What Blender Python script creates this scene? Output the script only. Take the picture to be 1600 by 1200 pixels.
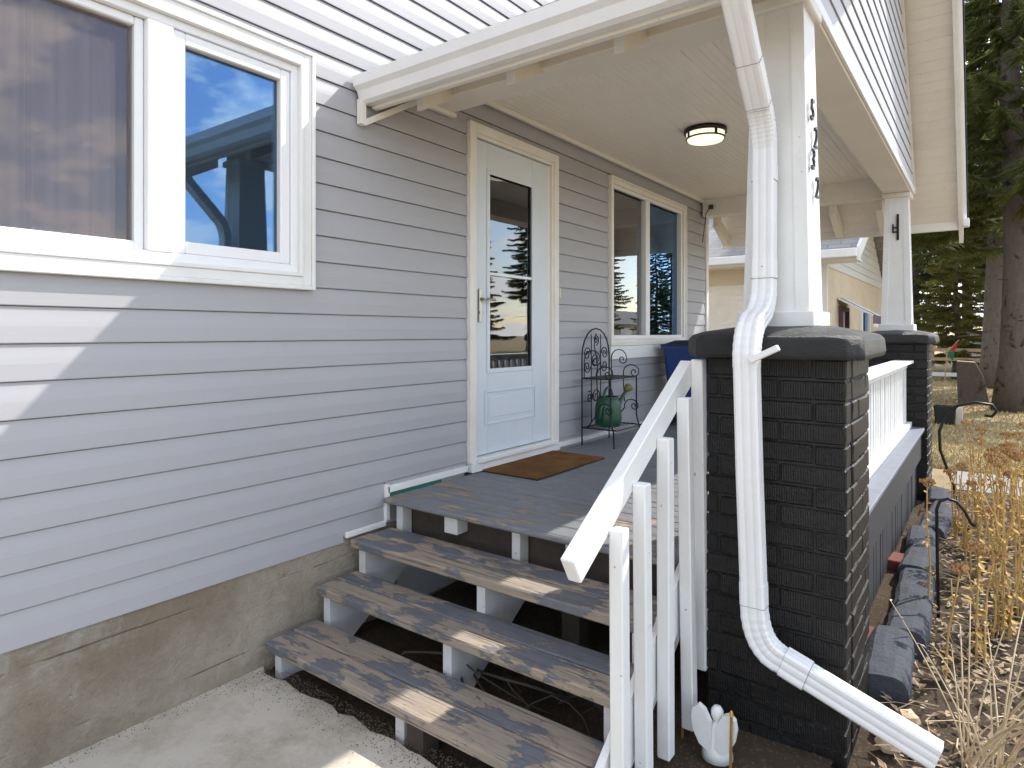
import bpy, math, random
from mathutils import Vector, Matrix, noise
R = math.radians
random.seed(7)
for o in list(bpy.data.objects): bpy.data.objects.remove(o)
scene = bpy.context.scene
COL = scene.collection

# ------------------------------------------------------------------ camera
cam_d = bpy.data.cameras.new('camera'); cam = bpy.data.objects.new('camera', cam_d); COL.objects.link(cam)
cam_d.sensor_width = 36.0; cam_d.lens = 36.0*1001.5/1600; cam_d.shift_y = -79/1600
cam_d.clip_start = 0.05; cam_d.clip_end = 2000
cam.location = (2.57, 0, 1.5)
cam.rotation_euler = (R(90), 0, math.atan(743/1001.5))
scene.camera = cam

# ------------------------------------------------------------------ world, sun, exposure
SUN = Vector((.45, .88, 1.0)).normalized()
world = bpy.data.worlds.new('World'); scene.world = world; world.use_nodes = True
wn = world.node_tree.nodes; wl = world.node_tree.links
bg = wn['Background']; bg.inputs[1].default_value = 0.15
sky = wn.new('ShaderNodeTexSky'); sky.sky_type = 'NISHITA'; sky.sun_disc = False
sky.sun_elevation = math.asin(SUN.z); sky.sun_rotation = math.atan2(SUN.x, SUN.y)
sky.air_density = 1.0; sky.dust_density = 0.6; sky.ozone_density = 1.5
tc = wn.new('ShaderNodeTexCoord'); sep = wn.new('ShaderNodeSeparateXYZ'); wl.new(tc.outputs['Generated'], sep.inputs[0])
add = wn.new('ShaderNodeMath'); add.operation = 'ADD'; add.inputs[1].default_value = .22; wl.new(sep.outputs[2], add.inputs[0])
mx = wn.new('ShaderNodeMath'); mx.operation = 'MAXIMUM'; mx.inputs[1].default_value = .05; wl.new(add.outputs[0], mx.inputs[0])
dv = wn.new('ShaderNodeVectorMath'); dv.operation = 'DIVIDE'; wl.new(tc.outputs['Generated'], dv.inputs[0])
cb = wn.new('ShaderNodeCombineXYZ')
for i in range(3): wl.new(mx.outputs[0], cb.inputs[i])
wl.new(cb.outputs[0], dv.inputs[1])
nz = wn.new('ShaderNodeTexNoise'); nz.inputs['Scale'].default_value = 2.6; nz.inputs['Detail'].default_value = 9; nz.inputs['Roughness'].default_value = .58
wl.new(dv.outputs[0], nz.inputs['Vector'])
rp = wn.new('ShaderNodeValToRGB'); rp.color_ramp.elements[0].position = .485; rp.color_ramp.elements[1].position = .57
wl.new(nz.outputs[0], rp.inputs[0])
mixs = wn.new('ShaderNodeMix'); mixs.data_type = 'RGBA'
wl.new(rp.outputs[0], mixs.inputs[0]); wl.new(sky.outputs[0], mixs.inputs[6]); mixs.inputs[7].default_value = (8.6, 8.5, 8.4, 1)
wl.new(mixs.outputs[2], bg.inputs[0])
sun_d = bpy.data.lights.new('sun', 'SUN'); sun = bpy.data.objects.new('sun', sun_d); COL.objects.link(sun)
sun_d.energy = 2.8; sun_d.angle = R(.55); sun_d.color = (1, .955, .88)
sun.rotation_euler = SUN.to_track_quat('Z', 'Y').to_euler(); sun.location = (10, 20, 22)
vs = scene.view_settings; vs.view_transform = 'Standard'; vs.look = 'None'; vs.exposure = 1.15; vs.gamma = 1; vs.use_curve_mapping = False
scene.render.engine = 'CYCLES'
scene.cycles.max_bounces = 7; scene.cycles.diffuse_bounces = 4; scene.cycles.glossy_bounces = 3
scene.cycles.transparent_max_bounces = 8; scene.cycles.caustics_reflective = False; scene.cycles.caustics_refractive = False

# ------------------------------------------------------------------ material helper
class NT:
    def __init__(s, name):
        s.m = bpy.data.materials.new(name); s.m.use_nodes = True
        s.n = s.m.node_tree.nodes; s.l = s.m.node_tree.links; s.b = s.n['Principled BSDF']; s.out = s.n['Material Output']
    def link(s, a, b): s.l.new(a, b)
    def coord(s, scale=(1,1,1), rnd=0, kind='Object', rot=(0,0,0)):
        t = s.n.new('ShaderNodeTexCoord'); v = t.outputs[kind]
        if rnd:
            oi = s.n.new('ShaderNodeObjectInfo'); sc = s.n.new('ShaderNodeMath'); sc.operation = 'MULTIPLY'; sc.inputs[1].default_value = rnd
            s.link(oi.outputs['Random'], sc.inputs[0]); ad = s.n.new('ShaderNodeVectorMath'); ad.operation = 'ADD'
            s.link(v, ad.inputs[0]); s.link(sc.outputs[0], ad.inputs[1]); v = ad.outputs[0]
        mp = s.n.new('ShaderNodeMapping'); mp.inputs['Scale'].default_value = scale; mp.inputs['Rotation'].default_value = rot
        s.link(v, mp.inputs[0]); return mp.outputs[0]
    def noise(s, scale=5, detail=5, rough=.55, vec=None, dist=0):
        n = s.n.new('ShaderNodeTexNoise'); n.inputs['Scale'].default_value = scale; n.inputs['Detail'].default_value = detail
        n.inputs['Roughness'].default_value = rough; n.inputs['Distortion'].default_value = dist
        if vec is not None: s.link(vec, n.inputs['Vector'])
        return n.outputs[0]
    def wave(s, scale, vec, dist=0, axis='X', prof='SIN', detail=2):
        n = s.n.new('ShaderNodeTexWave'); n.inputs['Scale'].default_value = scale; n.bands_direction = axis; n.wave_profile = prof
        n.inputs['Distortion'].default_value = dist; n.inputs['Detail'].default_value = detail; s.link(vec, n.inputs['Vector']); return n.outputs['Fac']
    def voro(s, scale, vec=None, feat='F1', out='Distance'):
        n = s.n.new('ShaderNodeTexVoronoi'); n.feature = feat; n.inputs['Scale'].default_value = scale
        if vec is not None: s.link(vec, n.inputs['Vector'])
        return n.outputs[out]
    def ramp(s, f, stops):
        r = s.n.new('ShaderNodeValToRGB'); e = r.color_ramp.elements
        while len(e) < len(stops): e.new(.5)
        for k, (p, c) in enumerate(stops):
            e[k].position = p; e[k].color = (c, c, c, 1) if isinstance(c, (int, float)) else (*c, 1)
        s.link(f, r.inputs[0]); return r.outputs[0]
    def mix(s, f, a, b, mode='MIX'):
        m = s.n.new('ShaderNodeMix'); m.data_type = 'RGBA'; m.blend_type = mode
        for i, x in ((0, f), (6, a), (7, b)):
            if isinstance(x, (int, float)): m.inputs[i].default_value = x if i == 0 else (x, x, x, 1)
            elif isinstance(x, tuple): m.inputs[i].default_value = (*x, 1)
            else: s.link(x, m.inputs[i])
        return m.outputs[2]
    def math(s, op, a, b=0):
        m = s.n.new('ShaderNodeMath'); m.operation = op
        for i, x in enumerate((a, b)):
            if isinstance(x, (int, float)): m.inputs[i].default_value = x
            else: s.link(x, m.inputs[i])
        return m.outputs[0]
    def rand(s): return s.n.new('ShaderNodeObjectInfo').outputs['Random']
    def color(s, c):
        if isinstance(c, tuple): s.b.inputs['Base Color'].default_value = (*c, 1)
        else: s.link(c, s.b.inputs['Base Color'])
        return s
    def rough(s, r, spec=.5):
        s.b.inputs['Specular IOR Level'].default_value = spec
        if isinstance(r, (int, float)): s.b.inputs['Roughness'].default_value = r
        else: s.link(r, s.b.inputs['Roughness'])
        return s
    def bump(s, h, strength=.3, dist=.01):
        b = s.n.new('ShaderNodeBump'); b.inputs['Strength'].default_value = strength; b.inputs['Distance'].default_value = dist
        s.link(h, b.inputs['Height']); s.link(b.outputs[0], s.b.inputs['Normal']); return s

M = {}
def simple(name, c, r=.5, var=.08, sc=6, bump=0, spec=.5, metal=0, bsc=40):
    t = NT(name); v = t.coord((1,1,1), 5)
    lo = tuple(x*(1-var) for x in c); hi = tuple(min(1, x*(1+var)) for x in c)
    t.color(t.mix(t.noise(sc, 5, .6, v), lo, hi)).rough(r, spec); t.b.inputs['Metallic'].default_value = metal
    if bump: t.bump(t.noise(bsc, 5, .6, v), bump, .004)
    M[name] = t.m; return t.m

# painted white wood / trim, with faint dirt and hairline wear
def white_paint(name, c, dirt, r=.45, wood=True, chips=.0):
    t = NT(name); v = t.coord((1,1,1), 7)
    d = t.ramp(t.noise(3.5, 7, .65, v), [(.42, 0), (.75, 1)])
    col = t.mix(t.math('MULTIPLY', d, .55), c, dirt)
    if chips:
        ch = t.ramp(t.noise(34, 6, .7, t.coord((1,1,1), 11)), [(.69-chips, 0), (.705-chips, 1)])
        col = t.mix(ch, col, (.33, .27, .2))
    t.color(col).rough(r); t.bump(t.noise(55, 4, .6, v), .12, .004); M[name] = t.m
white_paint('white_trim', (.80, .80, .79), (.66, .64, .60))
white_paint('cream_trim', (.80, .775, .725), (.66, .59, .49), chips=.004)
white_paint('white_wood', (.80, .80, .79), (.68, .66, .63), chips=.01)
white_paint('soffit_wood', (.77, .71, .63), (.65, .57, .46), chips=.012)
white_paint('ceiling_wood', (.82, .77, .70), (.76, .70, .62))
white_paint('white_metal', (.82, .82, .83), (.70, .69, .68), r=.32)
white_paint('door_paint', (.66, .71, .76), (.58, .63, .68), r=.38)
white_paint('stringer_paint', (.70, .69, .70), (.42, .36, .30), chips=.03)
simple('vinyl_frame', (.82, .82, .83), .3, .03)
simple('dark_metal', (.025, .023, .022), .45, .2, metal=.6)
simple('bronze', (.03, .026, .024), .4, .2, metal=.5)
simple('steel', (.45, .43, .38), .3, .1, metal=1)
simple('blue_plastic', (.014, .045, .20), .42, .15, 12, .05)
simple('blue_plastic_dark', (.01, .016, .06), .5, .2)
simple('green_plastic', (.02, .085, .045), .38, .2, 14, .05)
simple('olive_plastic', (.20, .20, .06), .5, .2)
simple('number_metal', (.10, .095, .09), .35, .3, 60, metal=.8)
simple('interior', (.16, .14, .12), .9, .2)
simple('interior_white', (.6, .6, .6), .8, .05)
simple('curtain_dark', (.10, .075, .06), .9, .3, 3)
simple('white_figurine', (.78, .77, .75), .5, .1, 20, .15)
simple('gold', (.65, .42, .08), .35, .1, metal=.7)
simple('red_brick', (.15, .045, .032), .9, .35, 25, .5)
simple('dark_wood', (.06, .045, .035), .85, .4, 20, .3)
simple('green_paint', (.02, .14, .10), .6, .4, 30)
simple('doorbell_plastic', (.65, .60, .35), .5, .05)
simple('red_cloth', (.45, .02, .03), .8, .1)
simple('green_cloth', (.02, .16, .06), .8, .1)
simple('purple_paint', (.10, .04, .08), .5, .1)
simple('awning_white', (.75, .74, .72), .7, .05)
simple('raw_wood', (.42, .30, .19), .8, .3, 20, .2)
simple('crumbs', (.15, .12, .09), .95, .4, 30)
simple('path_concrete_shaded', (.24, .235, .23), .9, .25, 8, .3)  # concrete darkened so the shade over the walkway sits in its colour
simple('seam', (.30, .29, .28), .5, .1)
simple('black_plastic', (.015, .016, .017), .5, .2)

def siding_mat(name, c, d):
    t = NT(name); v = t.coord((.6, .6, 4), 3)
    col = t.mix(t.noise(2.2, 6, .6, v), c, d)
    st = t.ramp(t.noise(3, 6, .7, t.coord((1, 5, 1), 9)), [(.55, 0), (.8, 1)])
    col = t.mix(t.math('MULTIPLY', st, .22), col, (.36, .33, .29))
    t.color(col).rough(.42, .4)
    g = t.noise(60, 3, .6, t.coord((1, .12, 2.2), 4)); t.bump(g, .12, .003); M[name] = t.m
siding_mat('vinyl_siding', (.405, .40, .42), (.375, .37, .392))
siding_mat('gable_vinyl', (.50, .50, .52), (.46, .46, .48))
siding_mat('neighbour_siding', (.72, .70, .66), (.65, .63, .60))

# weathered tread paint: slate paint peeling off grey-tan wood, grain along X
def peel(name, bias, paint=(.145, .155, .182)):
    t = NT(name); v = t.coord((1, 1, 1), 13)
    g = t.coord((.45, 5.5, 5.5), 13)
    grain = t.noise(11, 9, .78, t.coord((.35, 9, 9), 13), .6)
    fine = t.noise(26, 6, .7, t.coord((.5, 7, 7), 5))
    wood = t.mix(t.ramp(grain, [(.3, 0), (.7, 1)]), (.18, .13, .09), (.52, .43, .33))
    wood = t.mix(t.ramp(t.noise(2.2, 5, .6, v), [(.35, 0), (.7, 1)]), wood, t.mix(fine, (.20, .16, .13), (.38, .33, .28)))
    crk = t.ramp(t.noise(7, 7, .75, t.coord((.3, 16, 16), 21)), [(.57, 0), (.66, 1)])
    wood = t.mix(crk, wood, (.07, .05, .04))
    n1 = t.noise(6.5, 4, .55, t.coord((.75, 1.5, 1.5), 17)); n2 = t.noise(24, 9, .78, t.coord((.6, 1.9, 1.9), 13), .4)
    pm = t.math('ADD', t.math('MULTIPLY', n1, .72), t.math('MULTIPLY', n2, .52))
    mask = t.ramp(pm, [(.618+bias, 1), (.630+bias, 0)])
    pv = t.mix(t.noise(12, 5, .7, v), tuple(x*.82 for x in paint), tuple(x*1.25 for x in paint))
    t.color(t.mix(mask, wood, pv)).rough(t.mix(mask, .82, .5), .4)
    h = t.math('ADD', t.math('MULTIPLY', mask, .6), t.math('MULTIPLY', grain, .7)); t.bump(t.math('SUBTRACT', h, crk), .8, .004); M[name] = t.m
peel('tread_wood', -.034, (.15, .155, .172)); peel('tread_wood_painted', .015, (.15, .155, .172)); peel('deck_paint', .15, (.19, .195, .21)); peel('deck_worn', .05, (.19, .195, .21))
peel('ledge_paint', .14, (.17, .185, .225))

# black painted rug brick
t = NT('black_brick'); v = t.coord((1,1,1), 31)
ob = t.n.new('ShaderNodeTexCoord').outputs['Object']; sx = t.n.new('ShaderNodeSeparateXYZ'); t.link(ob, sx.inputs[0])
hor = t.n.new('ShaderNodeCombineXYZ'); t.link(t.math('ADD', sx.outputs[0], sx.outputs[1]), hor.inputs[0])
rug = t.wave(38, hor.outputs[0], 2.5, 'X', detail=3)
nn = t.noise(70, 5, .7, v)
t.color(t.mix(t.ramp(t.noise(6, 4, .6, v), [(.4, 0), (.75, 1)]), (.009, .0085, .0085), (.016, .0135, .0125))).rough(.38, .42)
t.bump(t.math('ADD', t.math('MULTIPLY', rug, .3), nn), .85, .008); M['black_brick'] = t.m
t = NT('black_cap'); v = t.coord((1,1,1), 3)
t.color(t.mix(t.noise(9, 5, .7, v), (.016, .016, .0165), (.03, .03, .03))).rough(.40, .55)
t.bump(t.math('ADD', t.noise(150, 5, .8, v), t.math('MULTIPLY', t.noise(22, 6, .7, v), 1.3)), .95, .011); M['black_cap'] = t.m
t = NT('black_mortar'); t.color((.013, .013, .013)).rough(.6); t.bump(t.noise(90, 4, .6, t.coord()), .5, .005); M['black_mortar'] = t.m
simple('dark_skirt', (.035, .037, .042), .6, .3, 15, .2)

# concrete foundation, stained
t = NT('foundation_concrete'); v = t.coord((1,1,1))
base = t.mix(t.noise(3, 8, .65, v), (.30, .255, .195), (.46, .41, .335))
base = t.mix(t.ramp(t.noise(1.4, 6, .6, v, .6), [(.42, 0), (.62, 1)]), base, (.24, .20, .145))
wh = t.ramp(t.math('ADD', t.math('MULTIPLY', t.noise(7, 8, .75, v, 1.), .6), t.math('MULTIPLY', t.noise(1.7, 3, .5, t.coord((1,1,1), 0)), .5)), [(.60, 0), (.76, 1)])
base = t.mix(t.math('MULTIPLY', wh, .55), base, (.50, .50, .47))
sp = t.ramp(t.noise(45, 5, .7, v), [(.62, 0), (.7, 1)]); base = t.mix(t.math('MULTIPLY', sp, .7), base, (.09, .075, .055))
zs = t.n.new('ShaderNodeSeparateXYZ'); t.link(v, zs.inputs[0]); zw = t.math('ADD', zs.outputs[2], t.math('MULTIPLY', t.noise(2.5, 4, .6, v), .03))
ln = t.math('ABSOLUTE', t.math('SUBTRACT', t.math('FRACT', t.math('MULTIPLY', zw, 3.7)), .5)); lm = t.math('MULTIPLY', t.ramp(ln, [(.0, 1), (.022, 0)]), t.ramp(t.noise(3.5, 5, .6, t.coord((1, 1, 1))), [(.46, 0), (.6, 1)]))
brk = t.ramp(t.noise(5, 5, .6, v), [(.42, 0), (.6, 1)]); base = t.mix(t.math('MULTIPLY', t.math('MULTIPLY', lm, brk), .75), base, (.10, .08, .05))
mot = t.ramp(t.noise(11, 9, .78, v, .8), [(.40, 0), (.72, 1)]); base = t.mix(t.math('MULTIPLY', mot, .5), base, (.15, .12, .075))
t.color(base).rough(.9, .2); t.bump(t.math('ADD', t.math('SUBTRACT', t.noise(60, 6, .7, v), lm), t.noise(9, 5, .6, v)), .7, .012); M['foundation_concrete'] = t.m
t = NT('concrete'); v = t.coord((1,1,1))
base = t.mix(t.noise(4, 8, .65, v), (.50, .45, .375), (.63, .57, .485))
base = t.mix(t.ramp(t.noise(2.6, 8, .75, v), [(.45, 0), (.68, 1)]), base, (.36, .31, .245))
sp = t.ramp(t.noise(80, 5, .7, v), [(.62, 0), (.72, 1)]); base = t.mix(t.math('MULTIPLY', sp, .6), base, (.16, .135, .105))
wv = t.n.new('ShaderNodeVectorMath'); wv.operation = 'ADD'; t.link(v, wv.inputs[0]); nv = t.n.new('ShaderNodeTexNoise'); nv.inputs['Scale'].default_value = 3; nv.inputs['Detail'].default_value = 8; t.link(v, nv.inputs['Vector'])
sc_ = t.n.new('ShaderNodeVectorMath'); sc_.operation = 'SCALE'; sc_.inputs['Scale'].default_value = .35; t.link(nv.outputs['Color'], sc_.inputs[0]); t.link(sc_.outputs[0], wv.inputs[1])
ck = t.ramp(t.voro(.75, wv.outputs[0], 'DISTANCE_TO_EDGE'), [(.0, 1), (.006, 0)]); base = t.mix(t.math('MULTIPLY', ck, .8), base, (.10, .085, .065))
t.color(base).rough(.92, .2); t.bump(t.math('SUBTRACT', t.noise(120, 6, .7, v), ck), .45, .006); M['concrete'] = t.m
t = NT('edging_stone'); v = t.coord((1,1,1), 3)
t.color(t.mix(t.noise(14, 6, .7, v), (.052, .056, .068), (.10, .105, .122))).rough(.9, .2); t.bump(t.math('ADD', t.noise(50, 6, .7, v), t.noise(11, 5, .6, v)), .8, .012); M['edging_stone'] = t.m
# soil + mulch
t = NT('soil'); v = t.coord((1,1,1))
c = t.mix(t.noise(22, 8, .75, v), (.055, .04, .03), (.17, .125, .085)); c = t.mix(t.ramp(t.voro(55, v), [(.1, 1), (.35, 0)]), c, (.21, .165, .115))
t.color(c).rough(.95, .15); t.bump(t.noise(60, 8, .8, v), .9, .03); M['soil'] = t.m
# dry lawn
t = NT('lawn'); v = t.coord((1,1,1))
c = t.mix(t.noise(30, 8, .8, v), (.27, .205, .11), (.50, .40, .24)); c = t.mix(t.ramp(t.noise(.6, 6, .65, v), [(.56, 0), (.76, 1)]), c, (.22, .20, .085))
c = t.mix(t.ramp(t.noise(.9, 6, .7, t.coord((1.3,1,1))), [(.55, 0), (.7, 1)]), c, (.24, .185, .125))
t.color(c).rough(.95, .1); t.bump(t.noise(70, 8, .8, v), .8, .03); M['lawn'] = t.m
for nm, a, b in (('dry_leaf', (.22, .15, .09), (.48, .38, .27)), ('straw', (.40, .25, .08), (.66, .46, .19)), ('pale_straw', (.42, .31, .18), (.66, .53, .36)), ('flower_head', (.26, .135, .05), (.48, .29, .13)), ('grass_blade', (.30, .235, .10), (.55, .45, .26))):
    t = NT(nm); v = t.coord((1,1,1), 9); t.color(t.mix(t.ramp(t.noise(9, 4, .7, v), [(.3, 0), (.7, 1)]), a, b)).rough(.85, .2); M[nm] = t.m
# spruce
for nm, a, b in (('needles', (.048, .066, .020), (.13, .145, .042)), ('needles_yellow', (.10, .11, .02), (.22, .20, .05))):
    t = NT(nm); v = t.coord((1,1,1), 9); t.color(t.mix(t.noise(2.5, 4, .7, v), a, b)).rough(.7, .25); tl = t.n.new('ShaderNodeBsdfTranslucent'); tl.inputs[0].default_value = (*[min(1, q*1.15) for q in b], 1); ms = t.n.new('ShaderNodeMixShader'); ms.inputs[0].default_value = .5; t.link(t.b.outputs[0], ms.inputs[1]); t.link(tl.outputs[0], ms.inputs[2]); t.link(ms.outputs[0], t.out.inputs[0]); M[nm] = t.m
t = NT('bark'); v = t.coord((1, 1, .35)); c = t.mix(t.noise(16, 8, .75, v), (.10, .08, .065), (.30, .26, .225))
c = t.mix(t.ramp(t.noise(3.2, 6, .6, t.coord((1, 1, 1.1)), .5), [(.56, 0), (.66, 1)]), c, (.05, .04, .033)); t.color(c).rough(.95, .1); t.bump(t.noise(14, 9, .85, v), 1., .09); M['bark'] = t.m
# stucco
def stucco(nm, a, b, sc=5):
    t = NT(nm); v = t.coord((1,1,1)); n = t.noise(sc, 5, .6, t.coord((1, 1, 1.8)), 1.4)
    rid = t.ramp(n, [(.44, 0), (.5, 1), (.56, 0)]); t.color(t.mix(t.noise(2, 5, .6, v), a, b)).rough(.95, .1)
    t.bump(t.math('ADD', rid, t.noise(40, 5, .7, v)), .5, .014); M[nm] = t.m
stucco('stucco_light', (.80, .74, .64), (.86, .82, .74)); stucco('stucco_tan', (.60, .49, .34), (.76, .66, .50), 7)
t = NT('shingle'); v = t.coord((1,1,1)); bk = t.n.new('ShaderNodeTexBrick'); bk.inputs['Scale'].default_value = 1; bk.inputs['Brick Width'].default_value = .32; bk.inputs['Row Height'].default_value = .14
bk.inputs['Mortar Size'].default_value = .008; bk.inputs['Color1'].default_value = (.23, .225, .22, 1); bk.inputs['Color2'].default_value = (.34, .33, .32, 1); bk.inputs['Mortar'].default_value = (.09, .09, .09, 1)
t.link(v, bk.inputs['Vector']); t.color(t.mix(.5, bk.outputs[0], t.mix(t.noise(6, 7, .8, t.coord((1, 3, 3))), (.14, .14, .14), (.42, .41, .40)))).rough(.9, .2); M['shingle'] = t.m
# doormat
t = NT('coir'); v = t.coord((1,1,1)); t.color(t.mix(t.ramp(t.noise(5, 7, .7, v), [(.35, 0), (.7, 1)]), (.16, .075, .03), (.33, .17, .065))).rough(1, .05); t.bump(t.noise(350, 3, .8, v), 1, .01); M['coir'] = t.m
# sheer curtain behind the insect screen
t = NT('sheer'); t.color(t.mix(t.wave(6, t.coord((1, 1, .05)), 3, 'Y'), (.36, .285, .315), (.52, .43, .45))).rough(.9, .1); M['sheer'] = t.m
# glass: clear pane, mirror-like coat over transparency
def glass(nm, refl, tint, gc=(.95, .97, 1), k=2.4):
    t = NT(nm); tr = t.n.new('ShaderNodeBsdfTransparent'); tr.inputs[0].default_value = (*tint, 1)
    gl = t.n.new('ShaderNodeBsdfGlossy'); gl.inputs['Roughness'].default_value = .004; gl.inputs[0].default_value = (*gc, 1)
    lw = t.n.new('ShaderNodeFresnel'); lw.inputs[0].default_value = 1.5
    f = t.math('MINIMUM', t.math('ADD', t.math('MULTIPLY', lw.outputs[0], k), refl), 1)
    bp = t.n.new('ShaderNodeBump'); bp.inputs['Strength'].default_value = .02; bp.inputs['Distance'].default_value = .01; t.link(t.noise(2.0, 2, .5, t.coord((1,1,1))), bp.inputs['Height']); t.link(bp.outputs[0], gl.inputs['Normal'])
    ms = t.n.new('ShaderNodeMixShader'); t.link(f, ms.inputs[0]); t.link(tr.outputs[0], ms.inputs[1]); t.link(gl.outputs[0], ms.inputs[2]); t.link(ms.outputs[0], t.out.inputs[0]); M[nm] = t.m
glass('glass', .03, (.9, .92, .92)); glass('glass_coated', .10, (.6, .66, .66), (.38, .62, 1)); glass('glass_screened', .03, (.9, .9, .92), k=1.9)
t = NT('screen_mesh'); tr = t.n.new('ShaderNodeBsdfTransparent'); df = t.n.new('ShaderNodeBsdfDiffuse'); df.inputs[0].default_value = (.15, .12, .125, 1)
ms = t.n.new('ShaderNodeMixShader'); ms.inputs[0].default_value = .45; t.link(tr.outputs[0], ms.inputs[1]); t.link(df.outputs[0], ms.inputs[2]); t.link(ms.outputs[0], t.out.inputs[0]); M['screen_mesh'] = t.m
t = NT('lamp_glass'); t.color((.85, .8, .68)).rough(.4); t.b.inputs['Emission Color'].default_value = (1, .86, .62, 1); t.b.inputs['Emission Strength'].default_value = .55; M['lamp_glass'] = t.m

# ------------------------------------------------------------------ mesh builder
class MB:
    def __init__(s): s.v = []; s.f = []
    def add(s, vs, fs):
        b = len(s.v); s.v += [tuple(x) for x in vs]; s.f += [tuple(b+i for i in f) for f in fs]; return s
    def box(s, x0, x1, y0, y1, z0, z1, c=0):
        if c <= 0:
            return s.add([(x, y, z) for z in (z0, z1) for y in (y0, y1) for x in (x0, x1)], [(0,2,3,1), (4,5,7,6), (0,1,5,4), (2,6,7,3), (0,4,6,2), (1,3,7,5)])
        X = (x0, x0+c, x1-c, x1); Y = (y0, y0+c, y1-c, y1); Z = (z0, z0+c, z1-c, z1); idx = {}; V = []
        def P(i, j, k):
            if (i, j, k) not in idx: idx[i, j, k] = len(V); V.append((X[i], Y[j], Z[k]))
            return idx[i, j, k]
        F = [(P(1,1,0), P(1,2,0), P(2,2,0), P(2,1,0)), (P(1,1,3), P(2,1,3), P(2,2,3), P(1,2,3)), (P(1,0,1), P(2,0,1), P(2,0,2), P(1,0,2)), (P(1,3,1), P(1,3,2), P(2,3,2), P(2,3,1)), (P(0,1,1), P(0,1,2), P(0,2,2), P(0,2,1)), (P(3,1,1), P(3,2,1), P(3,2,2), P(3,1,2))]
        for a in (0, 3):
            aa = 1 if a == 0 else 2
            for b in (0, 3):
                bb = 1 if b == 0 else 2
                F.append((P(1, a, bb), P(2, a, bb), P(2, aa, b), P(1, aa, b))); F.append((P(a, 1, bb), P(a, 2, bb), P(aa, 2, b), P(aa, 1, b))); F.append((P(a, bb, 1), P(a, bb, 2), P(aa, b, 2), P(aa, b, 1)))
                for d in (0, 3):
                    dd = 1 if d == 0 else 2
                    F.append((P(a, bb, dd), P(aa, b, dd), P(aa, bb, d)))
        return s.add(V, F)
    def beam(s, p, q, w, h, up=(0, 0, 1), c=0):          # rectangular bar from p to q, w across, h along up
        p = Vector(p); q = Vector(q); d = (q-p); L = d.length; d.normalize(); up = Vector(up); sd = d.cross(up).normalized(); u = sd.cross(d)
        t = MB().box(-w/2, w/2, 0, L, -h/2, h/2, c); return s.add([p + sd*a + d*b + u*e for a, b, e in t.v], t.f)
    def prism(s, pts, axis, a, b):                       # polygon in the two other axes, extruded from a to b
        n = len(pts)
        def P(u, v, w): return (w, u, v) if axis == 'x' else ((u, w, v) if axis == 'y' else (u, v, w))
        V = [P(u, v, a) for u, v in pts] + [P(u, v, b) for u, v in pts]
        return s.add(V, [tuple(range(n)), tuple(range(2*n-1, n-1, -1))] + [(i, i+n, (i+1) % n + n, (i+1) % n) for i in range(n)])
    def sweep(s, prof, path, side0, closed=True, cap=True, scales=None):
        n = len(prof); path = [Vector(p) for p in path]; sd = Vector(side0).normalized(); rings = []
        for i, p in enumerate(path):
            d = (path[min(i+1, len(path)-1)] - path[max(i-1, 0)]).normalized()
            sd = (sd - d*sd.dot(d)).normalized(); u = sd.cross(d); k = scales[i] if scales else 1
            rings.append([p + sd*a*k + u*b*k for a, b in prof])
        V = [v for r in rings for v in r]; F = []
        for i in range(len(path)-1):
            for j in range(n if closed else n-1): F.append((i*n+j, i*n+(j+1) % n, (i+1)*n+(j+1) % n, (i+1)*n+j))
        if cap: F += [tuple(range(n))[::-1], tuple(range((len(path)-1)*n, len(path)*n))]
        return s.add(V, F)
    def tube(s, path, r, n=6, radii=None):
        d = Vector(path[1])-Vector(path[0]); sd = d.cross(Vector((.31, .52, .79))).normalized()
        return s.sweep([(math.cos(2*math.pi*i/n)*r, math.sin(2*math.pi*i/n)*r) for i in range(n)], path, sd, scales=radii)
    def lathe(s, prof, c, n=20):
        V = []; F = []; m = len(prof)
        for i in range(n):
            a = 2*math.pi*i/n; V += [(c[0]+r*math.cos(a), c[1]+r*math.sin(a), c[2]+z) for r, z in prof]
        for i in range(n):
            for j in range(m-1): F.append((i*m+j, ((i+1) % n)*m+j, ((i+1) % n)*m+j+1, i*m+j+1))
        return s.add(V, F)
    def quad(s, a, b, c, d): return s.add([a, b, c, d], [(0, 1, 2, 3)])
def raw(name, mb, mat, smooth=False, angle=None):
    me = bpy.data.meshes.new(name); me.from_pydata(mb.v, [], mb.f); me.validate(); me.update()
    import bmesh
    bm = bmesh.new(); bm.from_mesh(me); bmesh.ops.recalc_face_normals(bm, faces=bm.faces); bm.to_mesh(me); bm.free()
    if smooth: me.polygons.foreach_set('use_smooth', [True]*len(me.polygons))
    me.materials.append(M[mat]); return me
def part(name, mb, mat, parent=None, smooth=False, loc=None):
    me = mb if isinstance(mb, bpy.types.Mesh) else raw(name, mb, mat, smooth)
    o = bpy.data.objects.new(name, me); COL.objects.link(o)
    if loc: o.location = loc
    if parent is not None: setp(o, parent)
    return o
def wloc(o):
    v = Vector(o.location)
    if o.parent: v = v + o.matrix_parent_inverse.translation + wloc(o.parent)
    return v
def setp(o, parent):
    o.parent = parent; o.matrix_parent_inverse = Matrix.Translation(-wloc(parent))
def tag(o, label, cat, group=None, kind=None):
    if label: o['label'] = label
    if cat: o['category'] = cat
    if group: o['group'] = group
    if kind: o['kind'] = kind
    return o
def thing(name, label, cat, loc, group=None):
    o = bpy.data.objects.new(name, None); o.empty_display_size = .1; COL.objects.link(o); o.location = loc
    return tag(o, label, cat, group)
def struct(name, mb, mat):
    o = part(name, mb, mat); o['kind'] = 'structure'; return o
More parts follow.
